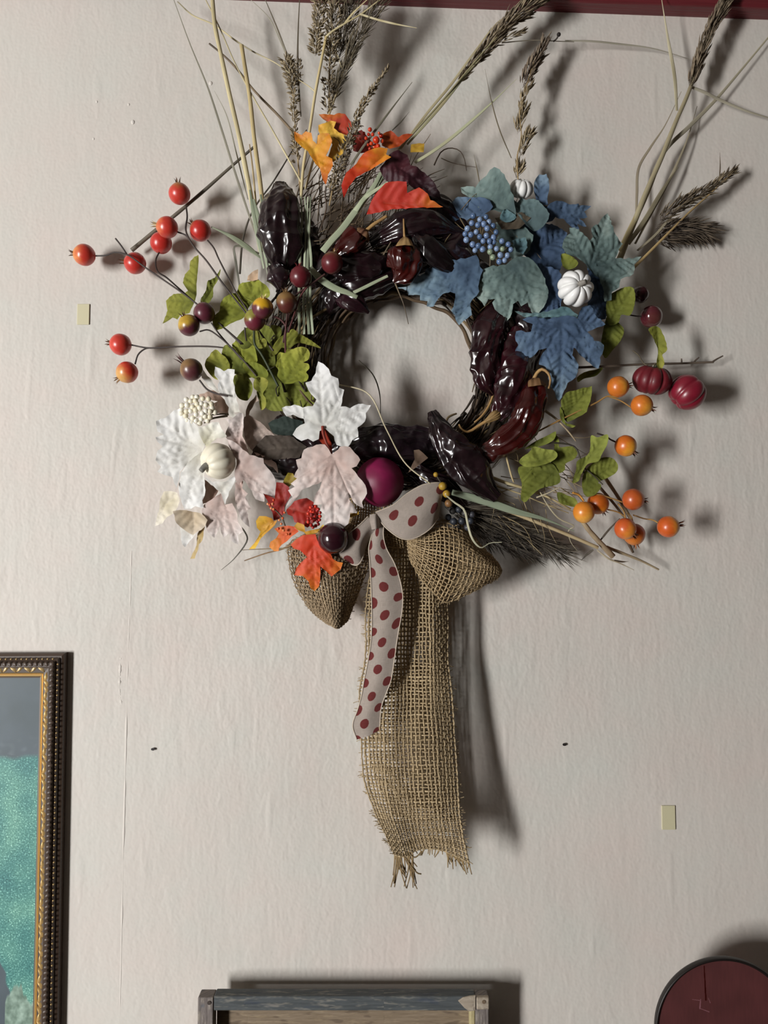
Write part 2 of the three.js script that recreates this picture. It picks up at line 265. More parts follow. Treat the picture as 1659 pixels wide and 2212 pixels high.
// ---------------------------------------------------------------- seed heads
function seedGeo(pts, o) {
  const c = curveOf(pts), pos = [], idx = [], cl = [], T = V(), p = V(), u = V(), w = V(), A = col(o.cols[0]), B = col(o.cols[1]);
  const m = mp(pts[0][2]);
  for (let i = 0; i < o.n; i++) {
    const s = Math.pow(rnd(), o.pow ?? 1); c.getPoint(s, p); c.getTangent(s, T);
    u.set(rr(-1, 1), rr(-1, 1), rr(-1, 1) * (o.depth ?? 0.7)); u.addScaledVector(T, -u.dot(T)).normalize(); w.crossVectors(T, u);
    const prof = o.prof ? o.prof(s) : Math.sin(Math.PI * clamp(0.12 + s * 0.8)), off = o.w * prof * m * Math.sqrt(rnd()) * 0.8, an = rr(o.a0 ?? 0.15, o.a1 ?? 0.6), L = o.len * m * rr(0.55, 1.25), r = o.thick * m * rr(0.6, 1.2) / 2, cu = (o.curl ?? 0) * rr(-1, 1.6);
    const base = p.clone().addScaledVector(u, off * 0.75); let d = T.clone().multiplyScalar(Math.cos(an)).addScaledVector(u, Math.sin(an)); if (o.down) d.y -= o.down; d.normalize();
    const t0 = rnd(), cc = mixc(A, B, t0), rings = [[0, 0.25], [0.35, 1], [0.7, 0.75], [1, 0.05]]; const b0 = pos.length / 3; let q = base.clone(), dd = d.clone(), prev = 0;
    for (const [t, k] of rings) { q.addScaledVector(dd, (t - prev) * L); prev = t; dd.addScaledVector(u, cu * 0.5).addScaledVector(w, cu * 0.35).normalize(); const x1 = V().crossVectors(dd, u).normalize(), x2 = V().crossVectors(dd, x1); for (let j = 0; j < 3; j++) { const a = j / 3 * 6.283; pos.push(q.x + (x1.x * Math.cos(a) + x2.x * Math.sin(a)) * r * k, q.y + (x1.y * Math.cos(a) + x2.y * Math.sin(a)) * r * k, q.z + (x1.z * Math.cos(a) + x2.z * Math.sin(a)) * r * k); cl.push(...cc); } }
    for (let e = 0; e < 3; e++) for (let j = 0; j < 3; j++) { const a = b0 + e * 3 + j, b = b0 + e * 3 + (j + 1) % 3; idx.push(a, b, a + 3, b, b + 3, a + 3); }
    if (off > 2 * m * 3) { // thin branch from the axis to the seed
      const b1 = pos.length / 3, q0 = p.clone().addScaledVector(T, -L * 0.5), y = V().crossVectors(u, T).multiplyScalar(0.5 * m); for (const v of [q0.clone().add(y), q0.clone().sub(y), base.clone().add(y), base.clone().sub(y)]) { pos.push(v.x, v.y, v.z); cl.push(B.r, B.g, B.b); } idx.push(b1, b1 + 1, b1 + 2, b1 + 1, b1 + 3, b1 + 2);
    }
  }
  return geoFrom(pos, idx, cl);
}
// ---------------------------------------------------------------- cloth: a surface through rows of [x, y, z]
function patch(rows) {
  const g = rows.map((r) => r.map((p) => P(p[0], p[1], p[2]))), nv = rows.length - 1, nu = rows[0].length - 1;
  const cr = (a, b, c, d, t) => 0.5 * (2 * b + (c - a) * t + (2 * a - 5 * b + 4 * c - d) * t * t + (3 * b - a - 3 * c + d) * t * t * t);
  const at = (i, j) => { const I = clamp(i, 0, nv), J = clamp(j, 0, nu); return g[I][J]; };
  const row = (i, u, k) => { const f = u * nu, j = Math.min(nu - 1, Math.max(0, Math.floor(f))), t = f - j; const e = (q) => q < 0 ? 2 * at(i, 0)[k] - at(i, 1)[k] : q > nu ? 2 * at(i, nu)[k] - at(i, nu - 1)[k] : at(i, q)[k]; return cr(e(j - 1), e(j), e(j + 1), e(j + 2), t); };
  return (u, v) => { const f = v * nv, i = Math.min(nv - 1, Math.max(0, Math.floor(f))), t = f - i; const r = []; for (const k of ['x', 'y', 'z']) { const e = (q) => q < 0 ? 2 * row(0, u, k) - row(1, u, k) : q > nv ? 2 * row(nv, u, k) - row(nv - 1, u, k) : row(q, u, k); r.push(cr(e(i - 1), e(i), e(i + 1), e(i + 2), t)); } return V(r[0], r[1], r[2]); };
}
// woven threads of burlap over a surface: nu threads along v, nv threads along u
function weaveGeo(S, nu, nv, rw, ca, cb, o = {}) {
  const pos = [], idx = [], cl = [], A = col(ca), B = col(cb), h = rr(0, 50);
  const nrm = (u, v) => { const e = 0.004, a = S(clamp(u + e), v).sub(S(clamp(u - e), v)), b = S(u, clamp(v + e)).sub(S(u, clamp(v - e))); return a.cross(b).normalize(); };
  const strand = (path, r, tint) => {
    const n = path.length, b0 = pos.length / 3, T = V(), X = V(), Y = V(); const cc = mixc(A, B, tint);
    for (let i = 0; i < n; i++) { const [p, N] = path[i]; T.copy(path[Math.min(n - 1, i + 1)][0]).sub(path[Math.max(0, i - 1)][0]).normalize(); X.crossVectors(T, N).normalize(); Y.crossVectors(X, T); const rv = r * (1 + 0.35 * noise(i * 0.3, tint * 50, h)); const f = 1 + 0.25 * noise(i * 0.21, tint * 90, h); for (let j = 0; j < 4; j++) { const a = j * Math.PI / 2 + 0.4; pos.push(p.x + (X.x * Math.cos(a) + Y.x * Math.sin(a) * 0.8) * rv, p.y + (X.y * Math.cos(a) + Y.y * Math.sin(a) * 0.8) * rv, p.z + (X.z * Math.cos(a) + Y.z * Math.sin(a) * 0.8) * rv); cl.push(cc[0] * f, cc[1] * f, cc[2] * f); } }
    for (let i = 0; i < n - 1; i++) for (let j = 0; j < 4; j++) { const a = b0 + i * 4 + j, b = b0 + i * 4 + (j + 1) % 4; idx.push(a, b, a + 4, b, b + 4, a + 4); }
  };
  for (let i = 0; i <= nu; i++) { const path = [], w = rr(0.8, 1.2); for (let j = 0; j <= nv * 2; j++) { const v = j / (nv * 2), u = clamp(i / nu + 0.28 / nu * noise(i * 7.3, v * nv * 0.22, h) + 0.12 / nu * noise(i * 3.3, v * nv * 0.8, h)); const N = nrm(u, v), up = (j % 2 ? 0 : ((i + j / 2) % 2 ? 1 : -1)) * rw * 0.75; path.push([S(u, v).addScaledVector(N, up), N]); } strand(path, rw * w, rnd()); }
  for (let j = 0; j <= nv; j++) { const path = [], w = rr(0.75, 1.15); const a0 = o.fray ? Math.floor(rr(0, 1.8)) : 0; for (let i = a0; i <= nu * 2; i++) { const u = i / (nu * 2), v = clamp(j / nv + 0.3 / nv * noise(u * nu * 0.25, j * 5.1, h + 9) + 0.14 / nv * noise(u * nu * 0.9, j * 3.1, h)); const N = nrm(u, v), up = (i % 2 ? 0 : ((j + i / 2) % 2 ? -1 : 1)) * rw * 0.75; path.push([S(u, v).addScaledVector(N, up), N]); } if (path.length > 2) strand(path, rw * 0.92 * w, rnd()); }
  // stray fibres at the cut edges
  for (let k = 0; k < (o.fuzz || 0); k++) { const e = rnd() < 0.5 ? 0.003 : 0.997, v = rnd(), p = S(e, v), N = nrm(e, v), d = p.clone().sub(S(e < 0.5 ? 0.05 : 0.95, v)).normalize(), path = []; const L = rr(0.001, 0.0055), d2 = V(rr(-1, 1), rr(-1, 1), rr(-0.5, 0.8)); for (let i = 0; i < 4; i++) path.push([p.clone().addScaledVector(d, L * i / 3).addScaledVector(d2, L * 0.3 * i * i / 9), N]); strand(path, rw * 0.35, rnd()); }
  return geoFrom(pos, idx, cl);
}
function sheetGeo(S, nu, nv) {
  const pos = [], uv = [], idx = [], arc = [0]; for (let j = 1; j <= nv; j++) arc.push(arc[j - 1] + S(0.5, j / nv).distanceTo(S(0.5, (j - 1) / nv)));
  for (let j = 0; j <= nv; j++) for (let i = 0; i <= nu; i++) { const p = S(i / nu, j / nv); pos.push(p.x, p.y, p.z); uv.push(i / nu, arc[j] / arc[nv]); }
  for (let j = 0; j < nv; j++) for (let i = 0; i < nu; i++) { const a = j * (nu + 1) + i; idx.push(a, a + nu + 1, a + 1, a + 1, a + nu + 1, a + nu + 2); }
  return geoFrom(pos, idx, null, uv);
}
// ---------------------------------------------------------------- the room
const wallMap = dataTex(1024, 1024, (x, y) => {
  const b = wrapN(x, y, 1024, 5) + 0.6 * wrapN(x, y, 1024, 13, 4), c = wrapN(x, y, 1024, 9, 8) + 0.5 * wrapN(x, y, 1024, 34, 6), f = wrapN(x, y, 1024, 160, 2);
  return [206 + 4 * b + 5 * c + 3 * f, 200 + 4 * b - 2 * c + 3 * f, 192 + 4 * b - 2 * c + 3 * f];
}, true, 1.3, 1.3);
const wallBump = dataTex(1024, 1024, (x, y) => {
  const n = (fx, fy, z) => { const u = sm(0, 1, x / 1024), v = sm(0, 1, y / 1024), g = (i, j) => noise((x / 1024 - i) * fx, (y / 1024 - j) * fy, z); return lerp(lerp(g(0, 0), g(1, 0), u), lerp(g(0, 1), g(1, 1), u), v); };
  return 0.42 + 0.26 * n(26, 6, 1) + 0.14 * n(80, 22, 2) + 0.12 * n(210, 80, 3) + 0.9 * Math.max(0, n(64, 11, 5) - 0.3) + 0.7 * Math.max(0, n(38, 16, 8) - 0.38) + 0.1 * n(320, 240, 6);
}, false, 1.3, 1.3);
const wallMat = std({ map: wallMap, bumpMap: wallBump, bumpScale: 0.0013, roughness: 0.66 });
const plainWall = std({ color: 0x57504a, roughness: 0.9 });
const meterUV = (g) => { const p = g.attributes.position, uv = g.attributes.uv; for (let i = 0; i < p.count; i++) uv.setXY(i, p.getX(i), p.getY(i)); return g; };
const wallBack = struct('wall_back', meterUV(box(ROOM.x0 - 0.1, ROOM.x1 + 0.1, 0, ROOM.h, -0.1, 0)), wallMat);
wallBack.userData.label = 'pale grey papered wall behind the wreath';
const ridge = (pts, w, parent, name) => { const c = curveOf(pts), n = 160, k = rr(0, 40); const g = sweep(c, n, 6, (s) => w * mp(0) / 2 * clamp(0.55 + 1.0 * noise(s * 14, k) + 0.5 * noise(s * 45, k), 0.12, 1.4), () => 0.3, null); const m = struct(name, g, seamMat, parent); return m; };
const seamMat = std({ color: 0xd6d0c8, roughness: 0.7 });
ridge([[284, 1190, 0], [281, 1300, 0], [277, 1400, 0], [273, 1560, 0], [270, 1700, 0], [266, 1850, 0], [263, 2000, 0], [258, 2230, 0]], 4.6, wallBack, 'paper_seam');
ridge([[1150, 1750, -0.0002], [1153, 1900, -0.0002], [1156, 2050, -0.0002], [1160, 2230, -0.0002]], 2.6, wallBack, 'paper_seam');
ridge([[262, 1400, -0.0002], [259, 1450, 0], [259, 1500, 0], [265, 1535, -0.0003]], 5, wallBack, 'paper_blister');
for (const [x, y, r] of [[287, 264, 4.2], [278, 226, 2.6], [209, 220, 2.4], [202, 300, 2.4], [455, 180, 4]]) { const b = new THREE.SphereGeometry(r * mp(0), 12, 8); b.scale(1, 1.3, 0.5); const p = P(x, y, 0); b.translate(p.x, p.y, p.z); struct('paint_drip', b, seamMat, wallBack); }
struct('wall_right', box(ROOM.x1, ROOM.x1 + 0.1, 0, ROOM.h, 0, ROOM.z1 + 0.1), plainWall).userData.label = 'plain side wall of the room';
struct('floor', box(ROOM.x0 - 0.1, ROOM.x1 + 0.1, -0.1, 0, -0.1, ROOM.z1 + 0.1), std({ color: 0x3a2f28, roughness: 0.6 })).userData.label = 'brown wooden floor of the room';
struct('ceiling', box(ROOM.x0 - 0.1, ROOM.x1 + 0.1, ROOM.h, ROOM.h + 0.1, -0.1, ROOM.z1 + 0.1), std({ color: 0x7c7670, roughness: 0.9 })).userData.label = 'pale ceiling of the room';
function holedWall(name, a0, a1, h0, h1, b0, b1, y0, y1, make, label) { // a wall of four boards round an opening
  const g = mergeGeometries([make(a0, b0, h0, h1), make(b1, a1, h0, h1), make(b0, b1, h0, y0), make(b0, b1, y1, h1)]); struct(name, g, plainWall).userData.label = label;
}
struct('wall_left', box(ROOM.x0 - 0.1, ROOM.x0, 0, ROOM.h, 0, ROOM.z1 + 0.1), plainWall).userData.label = 'plain side wall beside the window';
holedWall('wall_front', ROOM.x0, ROOM.x1, 0, ROOM.h, WIN.x0, WIN.x1, WIN.y0, WIN.y1, (p, q, r, s) => box(p, q, r, s, ROOM.z1, ROOM.z1 + 0.1), 'wall opposite the wreath with the tall window');
{
  const z = ROOM.z1, w1 = struct('window_1', box(WIN.x0, WIN.x1, WIN.y0, WIN.y1, z + 0.04, z + 0.06), std({ color: 0x000000, emissive: 0xfffdf9, emissiveIntensity: 6, roughness: 0.4 })); w1.userData.label = 'tall daylit window opposite the wreath';
  const f1 = mergeGeometries([box(WIN.x0, WIN.x0 + 0.03, WIN.y0, WIN.y1, z, z + 0.04), box(WIN.x1 - 0.03, WIN.x1, WIN.y0, WIN.y1, z, z + 0.04), box(WIN.x0 + 0.03, WIN.x1 - 0.03, WIN.y0, WIN.y0 + 0.03, z, z + 0.04), box(WIN.x0 + 0.03, WIN.x1 - 0.03, WIN.y1 - 0.03, WIN.y1, z, z + 0.04)]);
  struct('window_frame', f1, std({ color: 0xb8b4ac, roughness: 0.5 }), w1);
}
{ // red painted moulding along the head of the wall
  const a = P(545, 2, 0), b = P(1659, 43, 0), ang = Math.atan2(b.y - a.y, b.x - a.x);
  const sh = new THREE.Shape(); sh.moveTo(0, 0); sh.lineTo(0.014, 0); sh.quadraticCurveTo(0.018, 0.0005, 0.018, 0.005); sh.lineTo(0.018, 0.05); sh.quadraticCurveTo(0.022, 0.053, 0.022, 0.058); sh.lineTo(0.022, 0.085); sh.lineTo(0, 0.085); sh.closePath();
  const g = new THREE.ExtrudeGeometry(sh, { depth: 3.0, bevelEnabled: false, steps: 1 }); g.rotateY(-Math.PI / 2); g.rotateY(Math.PI); // profile x -> z
  const q = g.attributes.position; for (let i = 0; i < q.count; i++) { const x = q.getX(i), y = q.getY(i), z = q.getZ(i); q.setXYZ(i, x, y, Math.abs(z)); }
  g.computeBoundingBox(); const cx = (g.boundingBox.min.x + g.boundingBox.max.x) / 2; g.translate(-cx, 0, 0); g.computeVertexNormals();
  const uv = g.attributes.uv; for (let i = 0; i < q.count; i++) uv.setXY(i, q.getX(i), q.getY(i) + q.getZ(i));
  const tm = dataTex(512, 512, (x, y) => { const s = noise(x / 90, y / 4, 3) * 0.6 + noise(x / 40, y / 2, 9) * 0.4; return [98 + 16 * s, 36 + 9 * s, 41 + 9 * s]; }, true, 2.5, 6);
  const tb = dataTex(512, 512, (x, y) => 0.5 + 0.4 * noise(x / 120, y / 5, 3) + 0.2 * noise(x / 30, y / 2, 7), false, 2.5, 6);
  const m = struct('trim_1', g, phys({ map: tm, bumpMap: tb, bumpScale: 0.0005, roughness: 0.38, side: D2 })); m.rotation.z = ang; m.position.set((a.x + b.x) / 2, (a.y + b.y) / 2, 0); m.userData.label = 'dark red painted moulding along the head of the wall';
}
{ // yellowed adhesive pads and small holes
  const tape = std({ color: 0xc9c3a2, roughness: 0.5 });
  const pad = (x, y, w, h, label) => { const g = new RoundedBoxGeometry(w * mp(0), h * mp(0), 0.0012, 3, 0.0005), p = P(x, y, 0.0006), uv = g.attributes.uv; g.translate(p.x, p.y, p.z); return single('adhesive_pad', g, tape, label, 'adhesive pad', 'adhesive pads left on the wall'); };
  pad(180, 679, 27, 46, 'yellowed rectangular adhesive pad on bare wall beside the red berries');
  pad(1444, 1766, 29, 50, 'yellowed rectangular adhesive pad on bare wall above the round red disc');
  const hole = std({ color: 0x1c1614, roughness: 0.6 });
  for (const [x, y, t] of [[331, 1618, 'tiny dark nail in the wall beside the gilt picture frame'], [1219, 1608, 'tiny dark nail in the wall beside the burlap tail shadow']]) { const g = new THREE.CylinderGeometry(3.6 * mp(0), 2.6 * mp(0), 0.002, 12); g.rotateX(Math.PI / 2); g.scale(1.2, 0.8, 1); const p = P(x, y, 0.0009); g.translate(p.x, p.y, p.z); single('nail', g, hole, t, 'nail'); }
}
// ---------------------------------------------------------------- gilt picture frame
{
  const z = 0.012, tl = P(-560, 1412, z), tr = P(136, 1412, z), m = mp(z), k = (p) => p * m;
  const t = thing('picture_frame', 'gilt picture frame with carved dark brown border hanging on the wall', 'picture frame', V(tr.x, tr.y, 0));
  t.rotation.z = 0.005;
  const w = tr.x - tl.x, h = k(860), brown = phys({ color: 0x44352a, roughness: 0.5, clearcoat: 0.1 }), gold = phys({ color: 0xd0ad70, metalness: 0.45, roughness: 0.34 }), gold2 = phys({ color: 0xb59a6a, metalness: 0.4, roughness: 0.36 });
  const add = (name, g, mat, label, kind) => { const o = shade(new THREE.Mesh(g, mat)); o.name = name; t.add(o); if (label) o.userData.label = label; if (kind) o.userData.kind = kind; return o; };
  // mitred ring: profile [inset from the outer edge, height]
  const ring = (prof) => { const pos = [], idx = []; const cs = [[0, 0, -1, -1], [-w, 0, 1, -1], [-w, -h, 1, 1], [0, -h, -1, 1]]; for (let c = 0; c <= 4; c++) { const q = cs[c % 4]; for (const [i, y] of prof) pos.push(q[0] + q[2] * i, q[1] + q[3] * i, y); } const n = prof.length; for (let c = 0; c < 4; c++) for (let i = 0; i < n - 1; i++) { const a = c * n + i; idx.push(a, a + 1, a + n, a + 1, a + n + 1, a + n); } const g = geoFrom(pos, idx).toNonIndexed(); g.computeVertexNormals(); return g; };
  add('border', ring([[0, 0], [0, 0.006], [k(1.5), 0.0075], [k(6), 0.0085], [k(9), 0.0085], [k(12), 0.0115], [k(15), 0.0105], [k(20), 0.0135], [k(28), 0.014], [k(30), 0.0125], [k(40), 0.012], [k(41), 0.0095], [k(52), 0.0085], [k(52), 0]]), brown, 'dark brown carved border');
  add('slip', ring([[k(40.5), 0.008], [k(40.8), 0.0105], [k(42), 0.0112], [k(43.4), 0.0105], [k(44), 0.0098], [k(45), 0.0104], [k(46.6), 0.0106], [k(48), 0.01], [k(50), 0.008]]), gold, 'plain gold inner edge');
  // carved lobes on the dark band, bead row and gilt leaves, along the two sides in view
  const lobe = new THREE.SphereGeometry(k(6.2), 12, 8); lobe.scale(1, 0.72, 0.45);
  const bead = new THREE.SphereGeometry(k(2.2), 8, 6);
  const lf = (() => { const pos = [], idx = []; const L = k(21), ww = k(4.4); for (let i = 0; i <= 8; i++) { const s = i / 8, a = Math.sin(Math.PI * Math.pow(s, 0.8)) * ww, y = (s - 0.5) * L, c = Math.sin(s * 5) * k(1.2); pos.push(c - a, y, 0, c - a * 0.3, y, k(3) * Math.sin(Math.PI * s) + k(1.0), c + a, y, 0); } for (let i = 0; i < 8; i++) for (let j = 0; j < 2; j++) { const a = i * 3 + j; idx.push(a, a + 1, a + 3, a + 1, a + 4, a + 3); } return geoFrom(pos, idx); })();
  const onTop = (s, i) => [-s, -i], onSide = (s, i) => [-i, -s];
  const place = (g, name, f, s, i, hgt, rot, mat) => { const o = add(name, g, mat); const [x, y] = f(s, i); o.position.set(x, y, hgt); o.rotation.z = rot; };
  for (let s = k(22), n = 0; s < h - k(22) && n < 74; s += k(11.2), n++) { const j = rr(-0.4, 0.4); place(lobe, 'carved_lobe', onSide, s, k(22) + j * m, 0.0132, 0.5 + j, brown); place(bead, 'bead', onSide, s + k(4) * j, k(11.5), 0.0112, 0, gold2); }
  for (let s = k(22), n = 0; s < w - k(22) && n < 60; s += k(11.2), n++) { const j = rr(-0.4, 0.4); place(lobe, 'carved_lobe', onTop, s, k(22), 0.0132, 2.07 + j, brown); place(bead, 'bead', onTop, s, k(11.5), 0.0112, 0, gold2); }
  for (let s = k(48), n = 0; s < h - k(45) && n < 64; s += k(13), n++) place(lf, 'gilt_leaf', onSide, s, k(35) + rr(-1, 1) * m, 0.0122, (n % 3 ? 0.28 : -0.32) + rr(-0.15, 0.15), gold);
  for (let s = k(46), n = 0; s < w - k(45) && n < 50; s += k(15), n++) place(lf, 'gilt_leaf', onTop, s, k(32), 0.0122, Math.PI / 2 + (n % 2 ? 0.7 : -0.7) + rr(-0.15, 0.15), gold2);
  // painting: night sea with a glittering teal swell and rocks
  const PW = 600, PH = 768;
  const tex = dataTex(PW, PH, (x, yy) => {
    const y = PH - yy, fx = PW - x; // y down from the picture's head, fx from its side edge
    const g = noise(x / 3, y / 3, 2) + 0.8 * noise(x / 1.6, y / 1.6, 5), b = fbm(x / 70, y / 70, 1), hor = 165 + 10 * noise(x / 40, 3) - (fx > 60 ? (fx - 60) * 0.04 : 0);
    let c = [68 + 6 * b, 82 + 6 * b, 90 + 8 * b];
    if (y > hor - 45 && y < hor) { const q = Math.max(0, noise(x / 18, y / 14, 8)) * sm(hor - 50, hor - 5, y) * 26; c = [c[0] + q, c[1] + q, c[2] + q]; }
    if (y > hor) { const mm = sm(hor, hor + 14, y), sw = 0.5 + 0.8 * noise(x / 50, y / 60, 11), gl = Math.max(0, g - 0.15) * 1.3; const tq = [44 + 50 * sw + 120 * gl, 112 + 40 * sw + 110 * gl, 110 + 26 * sw + 100 * gl]; const dk = Math.max(0, -g - 0.25) * 60; c = c.map((v, i) => lerp(v, tq[i] - dk, mm)); }
    const bound = 560 + (86 - fx) * 3.0 + 30 * noise(y / 30, 4) - (fx > 86 ? (fx - 86) * 0.6 : 0); // dark water under the swell
    if (y > bound && fx > 20) { const q = sm(bound, bound + 16, y); c = c.map((v, i) => lerp(v, [66, 79, 87][i] + 8 * b, q)); }
    const rock = 640 + Math.abs(fx - 30) * 1.4 - 40 * noise(x / 22, 6) - 12 * noise(x / 6, 9); if (y > rock && fx < 64) { const q = sm(rock, rock + 10, y), r = fbm(x / 14, y / 18, 21); c = c.map((v, i) => lerp(v, [122, 146, 132][i] + 46 * r, q)); }
    return c.map((v) => clamp(v, 0, 255));
  }, true); tex.wrapS = tex.wrapT = THREE.ClampToEdgeWrapping;
  const i0 = k(49), g = new THREE.BoxGeometry(w - 2 * i0, h - 2 * i0, 0.002); g.translate(-w / 2, -h / 2, 0.007);
  add('painting', g, phys({ map: tex, roughness: 0.55, clearcoat: 0.08, clearcoatRoughness: 0.3 }), 'painted dark sky over glittering teal water and rocks');
}
// ---------------------------------------------------------------- shallow wooden crate
{
  const z = 0.036, zb = 0.022, a = P(427, 2155, z), b = P(1056, 2152, z), m = mp(z), w = b.x - a.x, h = 0.24, y1 = a.y, y0 = y1 - h, bw = 33 * m, tw = 28 * m;
  const t = thing('wooden_crate', 'shallow wooden crate with worn blue grey paint standing against the wall', 'crate', V((a.x + b.x) / 2, y0, 0));
  const wood = (base, chips, sx, sy, sd) => dataTex(512, 256, (x, y) => { const s = noise(x / 60, y / 7, sd) + 0.5 * noise(x / 20, y / 3, sd + 4), q = fbm(x / 46, y / 9, sd + 9) + 0.5 * noise(x / 9, y / 3, sd + 3), t2 = sm(0.05, 0.75, q), t3 = sm(0.3, 0.6, fbm(x / 60, y / 20, sd + 30)); return base.map((v, i) => lerp(lerp(v, chips[0][i], t2 * 0.7), chips[1][i], t3 * 0.6) + 14 * s); }, true, sx, sy);
  const wb = dataTex(256, 256, (x, y) => 0.5 + 0.4 * noise(x / 50, y / 4, 2) + 0.2 * noise(x / 8, y / 3, 5), false, 8, 8);
  const mk = (mp_, r = 0.75) => std({ map: mp_, roughness: r, bumpMap: wb, bumpScale: 0.0006 });
  const blue = mk(wood([72, 77, 79], [[134, 129, 119], [58, 66, 80]], 4, 12, 3)), grey = mk(wood([112, 104, 100], [[148, 140, 128], [78, 84, 92]], 8, 8, 40)), bare = mk(wood([128, 112, 92], [[150, 134, 108], [88, 74, 60]], 5, 14, 77)), pale = mk(wood([176, 164, 122], [[190, 180, 140], [140, 126, 90]], 8, 8, 60)), chipM = mk(wood([158, 146, 130], [[176, 166, 150], [110, 100, 90]], 9, 9, 90));
  const rb = (x0, x1, yy0, yy1, z0, z1, r) => { const g = new RoundedBoxGeometry(x1 - x0, yy1 - yy0, z1 - z0, 3, r ?? 0.0012); const p = g.attributes.position, uv = g.attributes.uv; g.translate((x0 + x1) / 2, (yy0 + yy1) / 2, (z0 + z1) / 2); for (let i = 0; i < p.count; i++) { const X = p.getX(i), Y = p.getY(i), Z = p.getZ(i); (x1 - x0 > yy1 - yy0) ? uv.setXY(i, X, Y + Z) : uv.setXY(i, Y, X + Z); } return g; };
  part(t, 'side_board', rb(a.x, a.x + bw, y0, y1, zb, z), grey);
  part(t, 'side_board', rb(b.x - bw * 0.85, b.x, y0, y1 - 0.0006, zb, z), grey);
  part(t, 'head_board', rb(a.x + bw, b.x - bw * 0.85, y1 - tw, y1 + 0.0006, zb, z - 0.0008), blue, 'blue grey painted board');
  part(t, 'foot_board', rb(a.x + bw, b.x - bw * 0.85, y0, y0 + tw, zb, z - 0.0008), blue);
  for (let i = 0; i < 3; i++) part(t, 'back_plank', rb(a.x + bw, b.x - bw * 0.85, y0 + tw + i * (h - 2 * tw) / 3 + 0.0006, y0 + tw + (i + 1) * (h - 2 * tw) / 3 - 0.0006, 0.017, zb), bare, 'bare weathered brown plank');
  part(t, 'inner_strip', rb(b.x - bw * 0.85 - 11 * m, b.x - bw * 0.85, y0 + tw, y1 - tw, zb, z - 0.003), pale, 'pale yellow strip');
  for (const q of [0.2, 0.8]) part(t, 'wall_cleat', rb(a.x + w * q - 0.02, a.x + w * q + 0.02, y0 + 0.02, y1 - 0.05, 0.0004, 0.0168), bare);
  { const c = P(1022, 2166, z), s = new THREE.Shape(); [[-30, 4], [-20, 10], [-6, 13], [4, 14], [4, -14], [-8, -16], [-18, -9]].forEach(([x, y], i) => i ? s.lineTo(x * m, y * m) : s.moveTo(x * m, y * m)); const g = new THREE.ExtrudeGeometry(s, { depth: 0.001, bevelSize: 0.0004, bevelThickness: 0.0004, bevelSegments: 2 }); g.translate(c.x, c.y, z - 0.0006); part(t, 'bare_chip', g, chipM, 'bare chipped wood at the corner joint'); }
  part(t, 'joint_block', rb(b.x - 26 * m, b.x + 0.0002, y1 - 24 * m, y1 + 0.0003, z - 0.004, z + 0.0008), chipM, 'bare end grain block');
  { const g = new THREE.CylinderGeometry(4 * m, 4 * m, 0.0006, 14); g.rotateX(Math.PI / 2); const c = P(1045, 2163, z); g.translate(c.x, c.y, z + 0.0009); part(t, 'nail_head', g, std({ color: 0x6b5a48, roughness: 0.6 })); const g2 = g.clone(); const c2 = P(452, 2166, z); g2.translate(t.position.x + c2.x - c.x, t.position.y + c2.y - c.y, 0.0 - 0.0006); g2.translate(0, 0, 0); part(t, 'nail_head', g2, std({ color: 0x3a302a, roughness: 0.6 })); }
}
// ---------------------------------------------------------------- round dark red disc on a bracket
{
  const z = 0.05, c = P(1566, 2224, z), m = mp(z), R = 146 * m;
  const t = thing('round_mirror', 'round dark red mirror with thin black rim held off the wall', 'mirror', V(c.x, c.y, 0));
  const glass = dataTex(512, 512, (x, y) => { const X = x - 256, Y = y - 256; const s = 8 * noise(x / 80, y / 80, 3) + 4 * noise(x / 7, y / 60, 7); let q = [86 + s, 50 + s * 0.5, 50 + s * 0.5];
    const px = X / 256 * 146 + 1566, py = -Y / 256 * 146 + 2224; // photograph pixels
    const ln = (x0, y0, x1, y1, w) => { const dx = x1 - x0, dy = y1 - y0, u = clamp(((px - x0) * dx + (py - y0) * dy) / (dx * dx + dy * dy)); return Math.hypot(px - x0 - dx * u, py - y0 - dy * u) < w * (0.6 + 0.4 * u); };
    if (ln(1525, 2096, 1527, 2164, 1.8)) q = [52, 12, 10]; else if (ln(1516, 2163, 1514, 2181, 1.6) || ln(1514, 2181, 1533, 2188, 0.9) || ln(1498, 2163, 1514, 2165, 0.7) || ln(1532, 2160, 1536, 2170, 0.7)) q = [128, 86, 92];  // one thin dark line and a few pinkish strokes
    return q.map((v) => clamp(v, 0, 255)); }, true);
  const g = new THREE.CylinderGeometry(R * 0.965, R * 0.965, 0.003, 96); g.rotateX(Math.PI / 2); g.translate(c.x, c.y, z - 0.001); { const p = g.attributes.position, uv = g.attributes.uv; for (let i = 0; i < p.count; i++) uv.setXY(i, 0.5 + (p.getX(i) - c.x) / (2 * R), 0.5 + (p.getY(i) - c.y) / (2 * R)); }
  part(t, 'glass', g, phys({ map: glass, roughness: 0.22, clearcoat: 0.4, clearcoatRoughness: 0.12 }), 'dark red glass with thin dark and pinkish lines');
  const rim = new THREE.LatheGeometry([[R * 0.95, -0.004], [R * 0.99, -0.004], [R, -0.002], [R, 0.0015], [R * 0.985, 0.003], [R * 0.96, 0.0015], [R * 0.95, 0]].map((p) => new THREE.Vector2(p[0], p[1])), 96); rim.rotateX(Math.PI / 2); rim.translate(c.x, c.y, z); part(t, 'rim', rim, std({ color: 0x17110f, roughness: 0.45, side: D2 }), 'thin black rim');
  const arm = new THREE.CylinderGeometry(0.006, 0.006, z - 0.004, 20); arm.rotateX(Math.PI / 2); arm.translate(c.x, c.y - R * 0.4, (z - 0.002) / 2); part(t, 'bracket', arm, std({ color: 0x17110f, roughness: 0.5 }));
}
squash = true;
